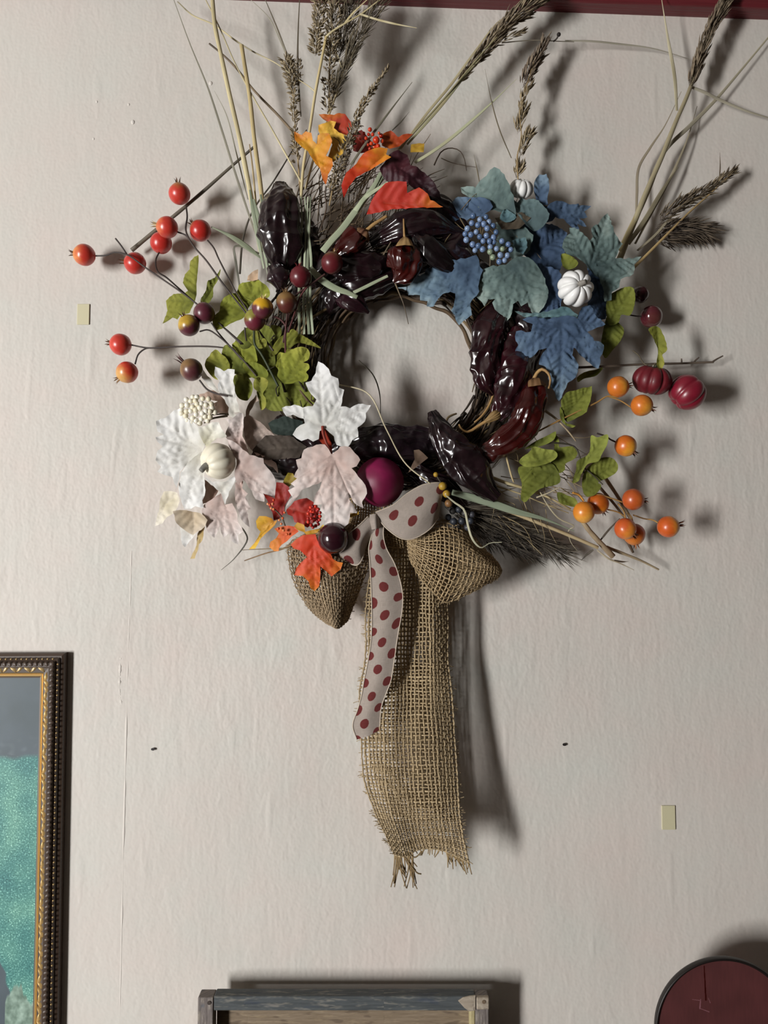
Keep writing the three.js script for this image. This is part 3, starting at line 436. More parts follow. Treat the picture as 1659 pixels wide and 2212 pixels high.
// ================================================================ the wreath
const c1 = crop(350, 0, 0.3315), c2 = crop(850, 0, 0.4877), c3 = crop(120, 360, 0.3617), c4 = crop(540, 200, 0.3014), c5 = crop(840, 340, 0.3617), c6 = crop(300, 740, 0.3617), c7 = crop(880, 760, 0.4099), c8 = crop(560, 960, 0.3617);
const d1 = crop(680, 1400, 0.3014), d3 = crop(460, 980, 0.2049), d4 = crop(640, 360, 0.2291), d5 = crop(960, 660, 0.1899), d7 = crop(780, 920, 0.1808), e5 = crop(1100, 400, 0.337), g1 = crop(420, 560, 0.1929), h1 = crop(1200, 1000, 0.1808);
const one = (f, x, y) => f([[x, y]])[0];
// ---- vine ring
{
  const c = P(862, 790, 0.03), t = thing('vine_wreath', 'round vine wreath base of twisted brown stems under the decorations', 'wreath', V(c.x, c.y, 0));
  const R = 212 * mp(0.034), cols = [['#4a3a2a', '#66523a'], ['#30261d', '#4a3a2a'], ['#6a583e', '#8a7652'], ['#241c17', '#3c2f24']];
  for (let i = 0; i < 110; i++) {
    const a0 = rr(0, 6.283), len = rr(0.9, 2.6), ph = rr(0, 6.283), tw = rr(-3, 3), rho = rr(0.25, 1) * 56 * mp(0.034), pts = [], n = 14;
    for (let k = 0; k <= n; k++) { const a = a0 + len * k / n, q = ph + tw * k / n, rad = R + Math.cos(q) * rho * rr(0.92, 1.08); pts.push(V(c.x + Math.cos(a) * rad, c.y + Math.sin(a) * rad, Math.max(0.005, 0.026 + Math.sin(q) * rho * 0.75))); }
    const cc = cols[i % 4], A = col(cc[0]), B = col(cc[1]), k0 = rr(0, 50), r = rr(0.0009, 0.0022);
    part(t, 'vine', sweep(new THREE.CatmullRomCurve3(pts), 46, 7, (s) => r * (1 - 0.5 * s) * (1 + 0.2 * noise(s * 12, k0)), () => 1, (s, a) => mixc(A, B, clamp(0.5 + noise(s * 9, a, k0)))), M.twig);
  }
}
{ // fine dry stems tangled in the ring
  const geos = []; const add = (n, f, w, ca, cb) => { for (let i = 0; i < n; i++) geos.push(stemGeo(f(), w * rr(0.6, 1.3), w * 0.4, ca, cb, 5, 1, 12)); };
  add(230, () => { const x = rr(640, 900), y = rr(390, 570), L = rr(40, 120), a = rr(-0.5, 1.0) - 1.1; return [[x, y, rr(0.01, 0.05)], [x + Math.cos(a) * L * 0.5 + rr(-8, 8), y + Math.sin(a) * L * 0.5 + rr(-8, 8), rr(0.03, 0.055)], [x + Math.cos(a) * L, y + Math.sin(a) * L, rr(0.012, 0.055)]]; }, 2.8, '#41352a', '#76644a');
  add(34, () => { const x = rr(960, 1130), y = rr(440, 640), L = rr(30, 80), a = rr(-3, 3); return [[x, y, rr(0.03, 0.05)], [x + Math.cos(a) * L * 0.5 + rr(-12, 12), y + Math.sin(a) * L * 0.5 + rr(-12, 12), rr(0.03, 0.055)], [x + Math.cos(a) * L, y + Math.sin(a) * L, rr(0.03, 0.05)]]; }, 2.2, '#5c4c36', '#94805a');
  add(54, () => { const x = rr(1040, 1230), y = rr(930, 1120), L = rr(30, 110), a = rr(-0.4, 1.6); return [[x, y, rr(0.03, 0.045)], [x + Math.cos(a) * L * 0.5 + rr(-12, 12), y + Math.sin(a) * L * 0.5 + rr(-12, 12), rr(0.03, 0.05)], [x + Math.cos(a) * L, y + Math.sin(a) * L, rr(0.025, 0.045)]]; }, 2, '#7a684a', '#b8a57c');
  { const c = [862, 790]; for (let i = 0; i < 1250; i++) { const a = rr(0, 6.283), top = Math.sin(a) < 0 && Math.cos(a) < 0.5, R = rr(174, top ? 315 : 272), x = c[0] + Math.cos(a) * R, y = c[1] + Math.sin(a) * R, d = a + Math.PI / 2 + rr(-0.25, 0.4), L = rr(20, 56), z = rr(0.006, 0.04); geos.push(stemGeo([[x, y, z], [x + Math.cos(d) * L * 0.5 + rr(-6, 6), y + Math.sin(d) * L * 0.5 + rr(-6, 6), z + rr(-0.003, 0.006)], [x + Math.cos(d) * L, y + Math.sin(d) * L, Math.max(0.004, z + rr(-0.004, 0.008))]], rr(3, 6.5), 2, i % 4 ? '#231c16' : '#44372a', i % 4 ? '#3b2f24' : '#66543c', 4, 1, 4)); } }  // dense stems added, coloured dark for the shade deep in the ring
  const m = single('dried_stem_fill', mergeGeometries(geos), M.twig, 'tangle of fine brown dried stems tucked into the vine ring and darkened to shade its gaps', 'dried stems'); m.userData.kind = 'stuff';
}
// ---- peppers
const BLK = '#150d0f', BL2 = '#241418', RED = '#2c0908', RE2 = '#420f0b', MAR = '#190a0d', MA2 = '#2c1016';
pepper('black glossy dried pepper standing upright among pale straw stems', [[606, 398, 0.05], [606, 440, 0.062], [605, 490, 0.066], [607, 540, 0.06], [604, 575, 0.05], [600, 610, 0.045]], [14, 38, 44, 40, 26, 10], BLK, BL2, { amp: 1.1 });
pepper('short black pepper knob below the upright black pepper', [[590, 575, 0.062], [603, 600, 0.068], [606, 625, 0.06]], [16, 27, 9], BLK, '#2a1a20', { amp: 0.7, n: 60 });
pepper('dark red dried pepper hanging tip down with tan cap and thin stem', c4([[1112, 1085, 0.07], [1110, 1150, 0.073], [1100, 1220, 0.075], [1090, 1290, 0.07], [1030, 1360, 0.066]]), [13, 27, 31, 28, 4], RED, RE2, { amp: 1.7, cap: c4([[1110, 1038, 0.073], [1110, 1065, 0.077], [1110, 1092, 0.081], [1110, 1120, 0.081]]), capR: [4, 10, 15, 17], stem: c4([[1110, 1065, 0.072], [1105, 1000, 0.074], [1103, 950, 0.075], [1101, 905, 0.077]]), stemW: [6, 3.4] });
pepper('dark red dried pepper lying slanted with stout tan stem beside the hanging pepper', c4([[830, 1005, 0.066], [760, 1040, 0.068], [680, 1100, 0.066], [600, 1160, 0.06], [540, 1190, 0.052]]), [14, 26, 24, 20, 6], RED, RE2, { amp: 1.7, cap: c4([[835, 990, 0.068], [815, 1005, 0.07], [795, 1030, 0.07]]), capR: [5, 14, 16], capC: '#5a3428', stem: c4([[820, 1003, 0.07], [880, 950, 0.073], [960, 898, 0.076], [982, 884, 0.077]]), stemW: [9, 6] });
pepper('small black glossy pepper shining between the hanging pepper and blue leaves', c4([[1200, 1030, 0.06], [1260, 1090, 0.068], [1340, 1160, 0.068], [1440, 1240, 0.06], [1500, 1290, 0.05]]), [14, 24, 25, 18, 6], '#0b0809', '#160d10', { amp: 0.7 });
pepper('broad black maroon pepper curving along the inner side of the wreath', d5([[620, 0, 0.036], [570, 150, 0.044], [480, 400, 0.05], [450, 650, 0.052], [480, 850, 0.05], [560, 1010, 0.045]]), [16, 32, 33, 31, 26, 8], MAR, MA2, { amp: 1.25, stem: d5([[560, 1000, 0.045], [500, 1150, 0.045], [420, 1260, 0.046], [340, 1330, 0.044]]), stemW: [5, 4] });
pepper('dark maroon pepper tucked under the big blue leaf', d5([[1000, 150, 0.034], [900, 400, 0.044], [820, 640, 0.05], [790, 860, 0.056], [690, 1100, 0.058], [590, 1290, 0.05]]), [20, 36, 40, 36, 30, 12], MAR, '#331018', { amp: 1.25, cap: d5([[620, 1225, 0.056], [580, 1255, 0.06], [530, 1285, 0.06], [470, 1320, 0.058]]), capR: [9, 11, 8, 4], capC: '#8a6f44', stem: d5([[520, 1290, 0.058], [400, 1360, 0.058], [260, 1440, 0.06], [190, 1400, 0.062], [165, 1350, 0.062]]), stemW: [8, 4] });
pepper('curved dark red pepper with tan hooked stem beside the olive leaves', d5([[1040, 880, 0.062], [1030, 1010, 0.07], [980, 1200, 0.074], [850, 1430, 0.074], [650, 1590, 0.07], [440, 1680, 0.06], [320, 1660, 0.05]]), [12, 25, 31, 31, 28, 20, 6], RED, '#3e0d0a', { amp: 1.2, cap: d5([[1025, 830, 0.064], [1030, 865, 0.07], [1038, 895, 0.074], [1042, 930, 0.074]]), capR: [4, 9, 14, 17], capC: '#6a4a2c', stem: d5([[1010, 860, 0.067], [1050, 770, 0.07], [1110, 725, 0.074], [1180, 770, 0.076], [1205, 850, 0.074], [1185, 945, 0.07]]), stemW: [9, 4] });
pepper('black crinkled pepper lying across the foot of the wreath ring', c7([[130, 315, 0.06], [170, 400, 0.068], [230, 500, 0.072], [310, 600, 0.07], [390, 690, 0.064], [470, 770, 0.056]]), [10, 24, 38, 39, 32, 12], BLK, BL2, { amp: 1.35 });
pepper('long black pepper lying flat behind the magenta fruit', [[700, 985, 0.042], [780, 960, 0.048], [860, 955, 0.05], [930, 958, 0.046], [975, 990, 0.04]], [14, 30, 36, 30, 10], '#100b0e', '#20131a', { amp: 1.1 });
const fill = [[[600, 905, 0.032], [640, 940, 0.04], [690, 985, 0.042], [740, 1030, 0.036]], [[545, 985, 0.036], [600, 1000, 0.042], [660, 1010, 0.042], [720, 1000, 0.036]], [[690, 690, 0.03], [720, 640, 0.04], [760, 600, 0.044], [800, 560, 0.036]], [[660, 620, 0.036], [700, 590, 0.042], [740, 540, 0.042], [770, 500, 0.036]], [[800, 500, 0.036], [850, 500, 0.042], [910, 480, 0.042], [960, 470, 0.034]], [[860, 440, 0.034], [920, 440, 0.038], [970, 460, 0.038], [1010, 490, 0.034]], [[960, 560, 0.034], [1010, 590, 0.042], [1060, 600, 0.042], [1110, 610, 0.036]], [[880, 600, 0.036], [930, 560, 0.046], [980, 530, 0.046], [1020, 500, 0.036]], [[1090, 640, 0.034], [1130, 680, 0.042], [1150, 740, 0.042], [1150, 800, 0.034]], [[860, 1000, 0.034], [920, 1030, 0.044], [970, 1060, 0.046], [1010, 1110, 0.036]], [[640, 640, 0.036], [655, 580, 0.044], [660, 520, 0.044], [655, 460, 0.036]], [[800, 525, 0.046], [860, 495, 0.056], [930, 482, 0.056], [1000, 505, 0.044]], [[690, 565, 0.042], [740, 572, 0.05], [800, 575, 0.05], [856, 560, 0.042]], [[700, 640, 0.036], [760, 622, 0.044], [820, 606, 0.044], [866, 590, 0.036]], [[880, 560, 0.04], [930, 545, 0.05], [985, 560, 0.05], [1040, 590, 0.04]]];
const fillAt = ['under the dark grey brown veined leaf', 'between the white leaf sprays', 'below the looping green blade', 'behind the maroon berries', 'under the bright red leaf', 'under the crumpled maroon leaf', 'under the blue bead berries', 'beside the small shining black pepper', 'under the teal and blue leaves', 'beside the magenta ornament', 'behind the upright green grey blades', 'behind the stem of the hanging red pepper', 'below the slanted red pepper', 'above the looping green blade', 'between the hanging red pepper and blue leaf'];
fill.forEach((p, i) => pepper('black crumpled dried filler pepper added low ' + fillAt[i], p, i < 2 ? [10, 34, 34, 10] : i > 10 ? [10, 30, 30, 10] : [8, 26, 26, 8], '#120b0d', '#241217', { amp: 1.1, n: 90, group: 'black filler peppers added low in the ring' }));  // filler peppers, added to give the ring black depth
pepper('thin dark pepper tip poking into the hole of the ring', c4([[640, 1440, 0.04], [720, 1480, 0.048], [790, 1530, 0.048], [852, 1578, 0.044]]), [18, 24, 16, 3], '#1c0c10', '#301820', { amp: 0.8, n: 80 });
// ---- grasses, straws and seed heads
const PALE = '#d8cba0', PAL2 = '#b5a67a', GRN = '#a3ab92', GR2 = '#7f8a72', TAN = '#b59c70', TA2 = '#8a7450', DRK = '#6b5c48', DR2 = '#4a3f33', GRY = '#8c8878';
const zz = (pts, z0, z1) => pts.map((p, i) => [p[0], p[1], p[2] ?? lerp(z0, z1, i / (pts.length - 1))]);
function straw(name, label, pts, z0, z1, w, ca, cb, o = {}) { // a lone straw or blade
  const q = zz(pts, z0, z1); const g = o.round ? stemGeo(q, w, w * (o.tip ?? 0.5), ca, cb, 7, o.flat ?? 0.8) : bladeGeo(q, w, ca, cb, o.tip ?? 0.18, o.base ?? 0.7, o.flat ?? 0.18, o.twist ?? 0.5);
  return single(name, g, M.grass, label, o.cat || (name.includes('grass') ? 'dried grass' : 'straw'), o.group);
}
straw('straw_stalk', 'thick pale straw stalk rising highest beside the upright black pepper', c1([[645, 1640], [560, 1180], [500, 880], [440, 620], [382, 350], [345, 170], [325, -40]]), 0.045, 0.05, 11.5, PALE, '#ada07a', { round: true, tip: 0.8 });
straw('straw_stalk', 'thick pale straw stalk with a cut end beside the tallest straw', c1([[665, 1420], [640, 1200], [600, 900], [572, 640], [545, 470], [517, 293]]), 0.045, 0.05, 10, '#d2bf8c', '#a6946a', { round: true, tip: 0.9 });
straw('straw_stalk', 'short thin straw standing between the two thick pale stalks', c1([[625, 1500], [600, 1200], [585, 1050], [570, 940]]), 0.045, 0.047, 5, '#c4b286', TA2, { round: true });
straw('grass_straw', 'long thin grey blade arching away over the red berries', c1([[640, 1610], [560, 1380], [465, 1090], [390, 850], [300, 575], [180, 280], [70, -20]]), 0.045, 0.03, 5, GRY, '#6e6a5c', { tip: 0.35 });
straw('grass_straw', 'fine curved grass blade beside the long grey blade', c1([[560, 1300], [480, 980], [420, 750], [340, 590]]), 0.04, 0.012, 3, '#a9a595', GRY, { tip: 0.3 });
straw('grass_straw', 'slender bent blade crossing in front of the thick straws', c1([[100, 10], [200, 100], [330, 158], [490, 272], [600, 340], [740, 410], [830, 475]]), 0.02, 0.05, 3.6, '#5c5648', PALE, { tip: 0.6 });
straw('straw_stalk', 'long thin pale straw slanting across to the curly seed heads', c1([[915, 1200], [820, 1030], [720, 850], [570, 590], [470, 400], [370, 170], [275, -20]]), 0.05, 0.045, 4.4, PALE, '#8e8468', { round: true, tip: 0.6 });
straw('straw_stalk', 'brown slanting stalk with a dark pointed tip crossing the pale straws', c1([[870, 880], [760, 755], [600, 590], [480, 440], [400, 360], [308, 284]]), 0.04, 0.03, 6, '#8e7a5e', DR2, { round: true, tip: 0.7 });
straw('grass_straw', 'thin dark blade leaning over the small curly seed head', c1([[885, 520], [825, 380], [745, 170], [665, -20]]), 0.04, 0.035, 4, DRK, GRY, { tip: 0.5 });
straw('grass_straw', 'faint thin blade beside the dark leaning blade', c1([[840, 430], [780, 290], [700, 120], [570, -10]]), 0.03, 0.025, 2.6, '#a39d8c', GRY, { tip: 0.4 });
straw('grass_straw', 'thin upright dark blade rising from the small curly seed head', c1([[905, 760], [890, 560], [884, 400], [887, 200], [897, -20]]), 0.045, 0.045, 4.4, '#7b7260', DR2, { tip: 0.5 });
straw('straw_stalk', 'pale yellow straw sharply bent over near its end above the orange leaves', c1([[905, 1300], [922, 1080], [960, 860], [1000, 600], [1040, 390], [1070, 240]]), 0.06, 0.062, 6.5, PALE, '#bda874', { round: true, tip: 1 });
straw('straw_stalk', 'bent over end of pale yellow straw crossing the tall plume', c1([[1068, 242], [1110, 205], [1190, 155], [1300, 90], [1430, -10]]), 0.062, 0.066, 5.5, '#e2d6ac', PAL2, { round: true, tip: 0.6 });
straw('grass_straw', 'pale blade splitting off the bent straw beside the plume', c1([[1185, 160], [1240, 90], [1345, -10]]), 0.064, 0.066, 5, PALE, PAL2, { tip: 0.5 });
straw('grass_straw', 'pale blade pointing sideways from the bent straw over bare wall', c1([[1290, 92], [1420, 132], [1540, 160], [1660, 182]]), 0.066, 0.06, 4.6, '#e6dcb8', PAL2, { tip: 0.3, base: 1 });
straw('straw_stalk', 'straw running up through the tall plume behind the orange leaves', c1([[935, 1230], [985, 1040], [1040, 880], [1110, 690], [1190, 430], [1215, 260]]), 0.05, 0.045, 5, PALE, TA2, { round: true });
straw('straw_stalk', 'short pale twig forking off inside the tall plume', c1([[1100, 250], [1140, 350], [1170, 440]]), 0.055, 0.05, 3, PALE, PAL2, { round: true });
straw('straw_stalk', 'pale side twig joining the bent yellow straw', c1([[1000, 600], [960, 565], [930, 545], [890, 520]]), 0.06, 0.05, 3, PALE, PAL2, { round: true });
// plumes
function plume(label, stem, w, head, o, extra) {
  const q = zz(stem, o.z0, o.z1), t = thing('grass_plume', label, 'dried grass', P(q[0][0], q[0][1], q[0][2]));
  part(t, 'stem', stemGeo(q, w, w * 0.4, o.sc?.[0] ?? TAN, o.sc?.[1] ?? TA2, 7, 0.8), M.grass);
  for (const h of head) part(t, 'seed_head', seedGeo(zz(h.pts, h.z0 ?? o.z1, h.z1 ?? o.z1), h), M.seed, null, 'stuff');
  for (const b of extra || []) part(t, 'blade', bladeGeo(zz(b.pts, b.z0 ?? o.z0, b.z1 ?? o.z1), b.w, b.c[0], b.c[1], b.tip ?? 0.2, b.base ?? 0.8, 0.18, 0.4), M.grass);
  return t;
}
const SC = ['#a8987a', '#73654c'], SC2 = ['#94856a', '#5d513e'];
plume('tall bushy plume of curly brown seeds behind the orange leaves', c1([[1090, 760], [1090, 500], [1100, 250], [1120, 0], [1130, -80]]), 5, [
  { pts: c1([[1000, 350], [1010, 200], [1030, 60], [1050, -60]]), n: 260, w: 26, len: 13, thick: 5, curl: 0.9, a0: 0.3, a1: 1.2, cols: SC, z0: 0.05, z1: 0.05, prof: (s) => 0.5 + 0.5 * s },
  { pts: c1([[1095, 420], [1110, 250], [1130, 80], [1150, -60]]), n: 300, w: 34, len: 13, thick: 5, curl: 0.9, a0: 0.3, a1: 1.2, cols: SC2, z0: 0.05, z1: 0.055, prof: (s) => 0.45 + 0.55 * s },
  { pts: c1([[1080, 720], [1085, 600], [1090, 420]]), n: 110, w: 17, len: 12, thick: 4.5, curl: 0.9, a0: 0.3, a1: 1.1, cols: SC2, z0: 0.048, z1: 0.05, prof: () => 1 }], { z0: 0.045, z1: 0.052 });
plume('tall soft plume of fine seeds leaning beside the curly plume', c1([[1080, 740], [1140, 560], [1200, 400], [1290, 220], [1400, 20], [1430, -50]]), 4, [
  { pts: c1([[1110, 640], [1190, 440], [1250, 300], [1330, 150], [1440, -40]]), n: 620, w: 30, len: 26, thick: 1.8, a0: 0.08, a1: 0.5, cols: ['#8a7e66', '#5a5142'], z0: 0.045, z1: 0.052, prof: (s) => 0.35 + 0.8 * s },
  { pts: c1([[1160, 360], [1200, 180], [1230, 40], [1250, -60]]), n: 420, w: 34, len: 22, thick: 2.2, a0: 0.08, a1: 0.6, cols: ['#857861', '#544b3d'], z0: 0.046, z1: 0.05, prof: (s) => 0.6 + 0.5 * s }], { z0: 0.042, z1: 0.05 });
plume('small curly brown seed head beside the bent yellow straw', c1([[905, 1330], [890, 1100], [870, 850], [850, 600], [815, 420]]), 4, [
  { pts: c1([[878, 1060], [862, 760], [848, 560], [830, 460], [800, 380]]), n: 300, w: 17, len: 12, thick: 4.6, curl: 0.9, a0: 0.2, a1: 1.1, cols: SC, z0: 0.046, z1: 0.046, prof: (s) => 0.55 + 0.5 * sm(0.3, 0.9, s) },
  { pts: c1([[870, 560], [890, 480], [885, 390]]), n: 46, w: 9, len: 10, thick: 4.5, curl: 0.9, a0: 0.2, a1: 1.2, cols: SC2, z0: 0.046, z1: 0.05, prof: () => 1 }], { z0: 0.042, z1: 0.046 });
plume('short pointed seed spike above the dark red leaf', c1([[1180, 1000], [1240, 840], [1300, 700], [1380, 580]]), 3, [
  { pts: c1([[1265, 770], [1330, 650], [1390, 560], [1468, 446]]), n: 130, w: 12, len: 12, thick: 4.4, curl: 0.4, a0: 0.1, a1: 0.6, cols: SC, z0: 0.04, z1: 0.036, prof: (s) => 1.05 - s }], { z0: 0.05, z1: 0.038 });
plume('curly brown seed head passing in front of the yellow leaves', c1([[1090, 1340], [1130, 1150], [1190, 980], [1260, 820]]), 3, [
  { pts: c1([[1100, 1240], [1150, 1090], [1210, 950], [1275, 790]]), n: 260, w: 17, len: 11, thick: 4.2, curl: 0.9, a0: 0.2, a1: 1.1, cols: ['#9a8a6c', '#615440'], z0: 0.086, z1: 0.088, prof: (s) => 0.7 + 0.3 * Math.sin(3 * s) }], { z0: 0.08, z1: 0.087 });
plume('dense drooping seed plume rising beyond the blue leaves beside the red moulding', c2([[20, 665], [110, 565], [200, 465], [330, 310], [420, 205], [540, 80], [640, -20]]), 5.5, [
  { pts: c2([[290, 360], [400, 225], [500, 110], [590, 30], [660, -40]]), n: 480, w: 32, len: 29, thick: 4.8, a0: 0.05, a1: 0.5, cols: ['#9a8a70', '#5f5345'], z0: 0.034, z1: 0.036, prof: (s) => 0.25 + 0.9 * s },
  { pts: c2([[400, 230], [500, 170], [580, 140]]), n: 36, w: 7, len: 18, thick: 4, a0: 0.05, a1: 0.4, cols: SC2, z0: 0.034, z1: 0.034, prof: () => 1 }], { z0: 0.05, z1: 0.035, sc: ['#a9a884', '#8a7c58'] }, [
  { pts: c2([[30, 660], [150, 500], [250, 380], [360, 230], [460, 100], [520, 60]]), w: 6, c: ['#c4b996', '#9a8c6a'] }, { pts: c2([[60, 640], [210, 470], [330, 320], [430, 215]]), w: 6.5, c: ['#9aa080', '#bfae84'] }]);
plume('slim upright seed head with loose tufts standing over the white pumpkin', c2([[552, 800], [548, 700], [566, 600], [560, 500], [585, 400], [620, 280], [665, 185]]), 3, [
  { pts: c2([[548, 775], [560, 730]]), n: 44, w: 12, len: 20, thick: 4.8, a0: 0.05, a1: 0.6, cols: SC, prof: () => 1 }, { pts: c2([[560, 690], [585, 620], [600, 590]]), n: 68, w: 12, len: 22, thick: 4.8, a0: 0.05, a1: 0.5, cols: SC, prof: () => 1 },
  { pts: c2([[550, 580], [565, 520], [580, 490]]), n: 61, w: 13, len: 22, thick: 4.8, a0: 0.05, a1: 0.5, cols: SC, prof: () => 1 }, { pts: c2([[560, 480], [575, 430], [600, 380]]), n: 44, w: 8, len: 20, thick: 4.8, a0: 0.05, a1: 0.4, cols: SC, prof: () => 1 },
  { pts: c2([[580, 370], [610, 300], [640, 250], [670, 180]]), n: 187, w: 20, len: 24, thick: 4.8, a0: 0.05, a1: 0.5, cols: ['#8f7f6a', '#5b4d42'], prof: (s) => 1.1 - 0.7 * s }], { z0: 0.05, z1: 0.03 }, [{ pts: c2([[522, 700], [470, 575], [432, 440], [405, 305]]), w: 3, c: ['#8c8068', '#6a5f4c'] }]);
plume('tall reed with narrow seed head crossing the moulding above the red pumpkins', c2([[1000, 1150], [1060, 1000], [1120, 850], [1190, 690], [1250, 540], [1310, 400], [1370, 220], [1430, 80], [1490, -20]]), 14, [
  { pts: c2([[1320, 365], [1355, 260], [1395, 150], [1440, 60], [1490, -30]]), n: 420, w: 22, len: 27, thick: 4.6, a0: 0.03, a1: 0.32, cols: ['#93836c', '#584c3e'], prof: (s) => 0.7 + 0.3 * s }], { z0: 0.024, z1: 0.026, sc: ['#b0a684', '#80755e'] }, [
  { pts: c2([[1255, 490], [1245, 340], [1217, 180], [1185, -20]]), w: 8, c: ['#cfc6a8', '#a0977a'], z0: 0.025, z1: 0.026 }, { pts: c2([[1075, 960], [1078, 860], [1086, 745], [1140, 650], [1200, 560], [1275, 405]]), w: 6, c: ['#7d7262', '#9c927c'], z0: 0.02, z1: 0.012 },
  { pts: c2([[1030, 1090], [1110, 880], [1200, 672], [1310, 560], [1420, 450], [1540, 310], [1665, 160]]), w: 9, c: ['#b3aa90', '#9b9482'], z0: 0.022, z1: 0.007, tip: 0.4 }, { pts: c2([[1310, 382], [1380, 410], [1440, 440], [1560, 490], [1670, 525]]), w: 8, c: ['#bcb5a0', '#a69f8c'], z0: 0.024, z1: 0.008, tip: 0.5 },
  { pts: c2([[1070, 1080], [1150, 930], [1230, 780], [1300, 620], [1345, 470]]), w: 6, c: ['#8c826b', '#a69c86'], z0: 0.022, z1: 0.008 }, { pts: c2([[1040, 1080], [1110, 980], [1200, 830], [1260, 740]]), w: 11, c: ['#9f9678', '#7b725e'], z0: 0.026, z1: 0.014 }, { pts: c2([[1000, 1110], [1050, 1010], [1095, 920], [1150, 800], [1190, 700]]), w: 11, c: ['#d8c898', '#b0a278'], z0: 0.03, z1: 0.018 }]);
plume('drooping dark brown plume on a tan stalk beside the teal leaf', c2([[1060, 1190], [1150, 1100], [1230, 1020], [1310, 940], [1400, 860], [1505, 760]]), 7, [
  { pts: c2([[1190, 970], [1290, 895], [1390, 840], [1510, 755]]), n: 340, w: 22, len: 24, thick: 3.6, a0: 0.05, a1: 0.5, cols: ['#87785f', '#51463a'], z0: 0.03, z1: 0.02, prof: (s) => 1.15 - 0.9 * s },
  { pts: c2([[1180, 1050], [1260, 1020], [1330, 1020], [1400, 1030]]), n: 600, w: 40, len: 26, thick: 3.2, a0: 0.1, a1: 0.7, cols: ['#6f6150', '#443a31'], z0: 0.018, z1: 0.012, prof: (s) => 1.1 - 0.4 * s, down: 0.3 }], { z0: 0.034, z1: 0.022, sc: ['#b79d6c', '#8e7650'] }, [
  { pts: c2([[1443, 800], [1447, 740], [1446, 675]]), w: 2.6, c: [DRK, DR2], z0: 0.022, z1: 0.02 }, { pts: c2([[1080, 1110], [1160, 1040], [1250, 940], [1330, 880]]), w: 6, c: ['#9c937c', '#7a7260'] }]);
straw('grass_straw', 'pale green blade pointing away between the maroon leaf and blue leaves', c2([[95, 720], [190, 660], [270, 600], [430, 460], [545, 350]]), 0.055, 0.03, 8.5, '#b3bd9b', '#cfc9a4', { tip: 0.12, base: 1 });
straw('grass_straw', 'thin grey blade above the orange red berries', c1([[1230, 1075], [1330, 930], [1480, 730], [1630, 535]]), 0.09, 0.05, 5.5, '#9b9884', '#7f7a68', { tip: 0.25, base: 1 });
straw('grass_straw', 'short fine blade tip beside the thin grey blade', c1([[1500, 850], [1560, 790], [1612, 728]]), 0.05, 0.03, 3, '#8b8676', '#6f6a5c');
// green blades in the ring
straw('grass_straw', 'broad pale green blade folded beside the slanted red pepper', d4([[250, 800], [330, 700], [430, 590], [540, 445], [645, 305], [740, 170], [800, 55]]), 0.075, 0.07, 15, '#b3bb9e', '#8d987c', { tip: 0.6, base: 1 });
straw('grass_straw', 'narrow green blade lying along the broad pale green blade', d4([[280, 790], [400, 640], [520, 470], [640, 310], [760, 180], [815, 90]]), 0.073, 0.068, 9, '#7e8a6e', '#a7b192', { tip: 0.6, base: 1 });
straw('grass_straw', 'bent green blade tip crossing under the red flat leaf', d4([[560, 420], [640, 300], [720, 240], [865, 148]]), 0.078, 0.08, 11, '#c0c8a8', '#98a284', { tip: 0.6, base: 1 });
straw('grass_straw', 'wide grey green blade looping across the hole of the ring', d4([[130, 950], [200, 1030], [280, 1095], [390, 1155], [480, 1185], [575, 1230]]), 0.07, 0.066, 16, '#a9b295', '#7e8a70', { tip: 0.7, base: 0.7 });
straw('grass_straw', 'narrow return end of the looping green blade beside the hanging pepper', d4([[540, 1188], [640, 1140], [750, 1085], [862, 1030]]), 0.064, 0.062, 8, '#b2ba9c', '#8f997e', { tip: 0.8, base: 1 });
straw('straw_stalk', 'brown stalk leaning against the hanging red pepper', d4([[625, 1125], [690, 1030], [780, 910], [840, 800], [905, 690]]), 0.05, 0.055, 5, '#8c7f66', '#5e5342', { round: true });
straw('straw_stalk', 'thin twig dangling in the hole below the hanging pepper', d4([[930, 1090], [970, 1190], [1010, 1290], [1058, 1485]]), 0.06, 0.05, 4, '#7a6a4e', DR2, { round: true, tip: 0.4 });
for (const [x0, x1, x2, c, t] of [[645, 648, 652, 0, 'grey green blade standing against the upright black pepper'], [655, 658, 661, 1, 'pale narrow blade between darker upright blades past the maroon berries'], [666, 665, 669, 0, 'dark grey green blade upright behind the brown olive berry'], [674, 672, 664, 1, 'pale upright blade leaning over the maroon berries']]) straw('grass_straw', t, [[x0 + 2, 722], [x1 - 2, 640], [x1, 560], [x2, 480], [x2 + rr(-3, 3), 425]], 0.05, 0.066, 6.2, c ? '#a8b094' : '#7d8870', c ? '#7d8870' : '#b6bda0', { tip: 0.5, base: 1 });
for (const [t, ...p] of [['middle grey green blade at the foot of the thick straws', [548, 430], [560, 480], [574, 560], [580, 600]], ['outer grey green blade at the foot of the thick straws', [540, 410], [549, 470], [562, 540], [570, 580]], ['grey green blade between the thick straws and upright black pepper', [563, 420], [572, 480], [580, 540], [584, 590]]]) straw('grass_straw', t, p, 0.05, 0.056, 9, '#a9b096', '#7f8a72', { tip: 0.5, base: 0.5 });
straw('grass_straw', 'flat grey green blade reaching out to the red berry', c3([[1225, 545], [1130, 470], [1040, 412], [930, 360]]), 0.05, 0.036, 12, '#8d9479', '#5f6753', { tip: 0.25, base: 0.4 });
straw('grass_straw', 'dark folded blade on the wall beside the berry wires', c3([[1215, 520], [1110, 475], [1068, 480], [1075, 560], [1100, 720], [1112, 800]]), 0.04, 0.02, 6, '#4c4a3e', '#6a6858', { tip: 0.6, base: 0.8 });
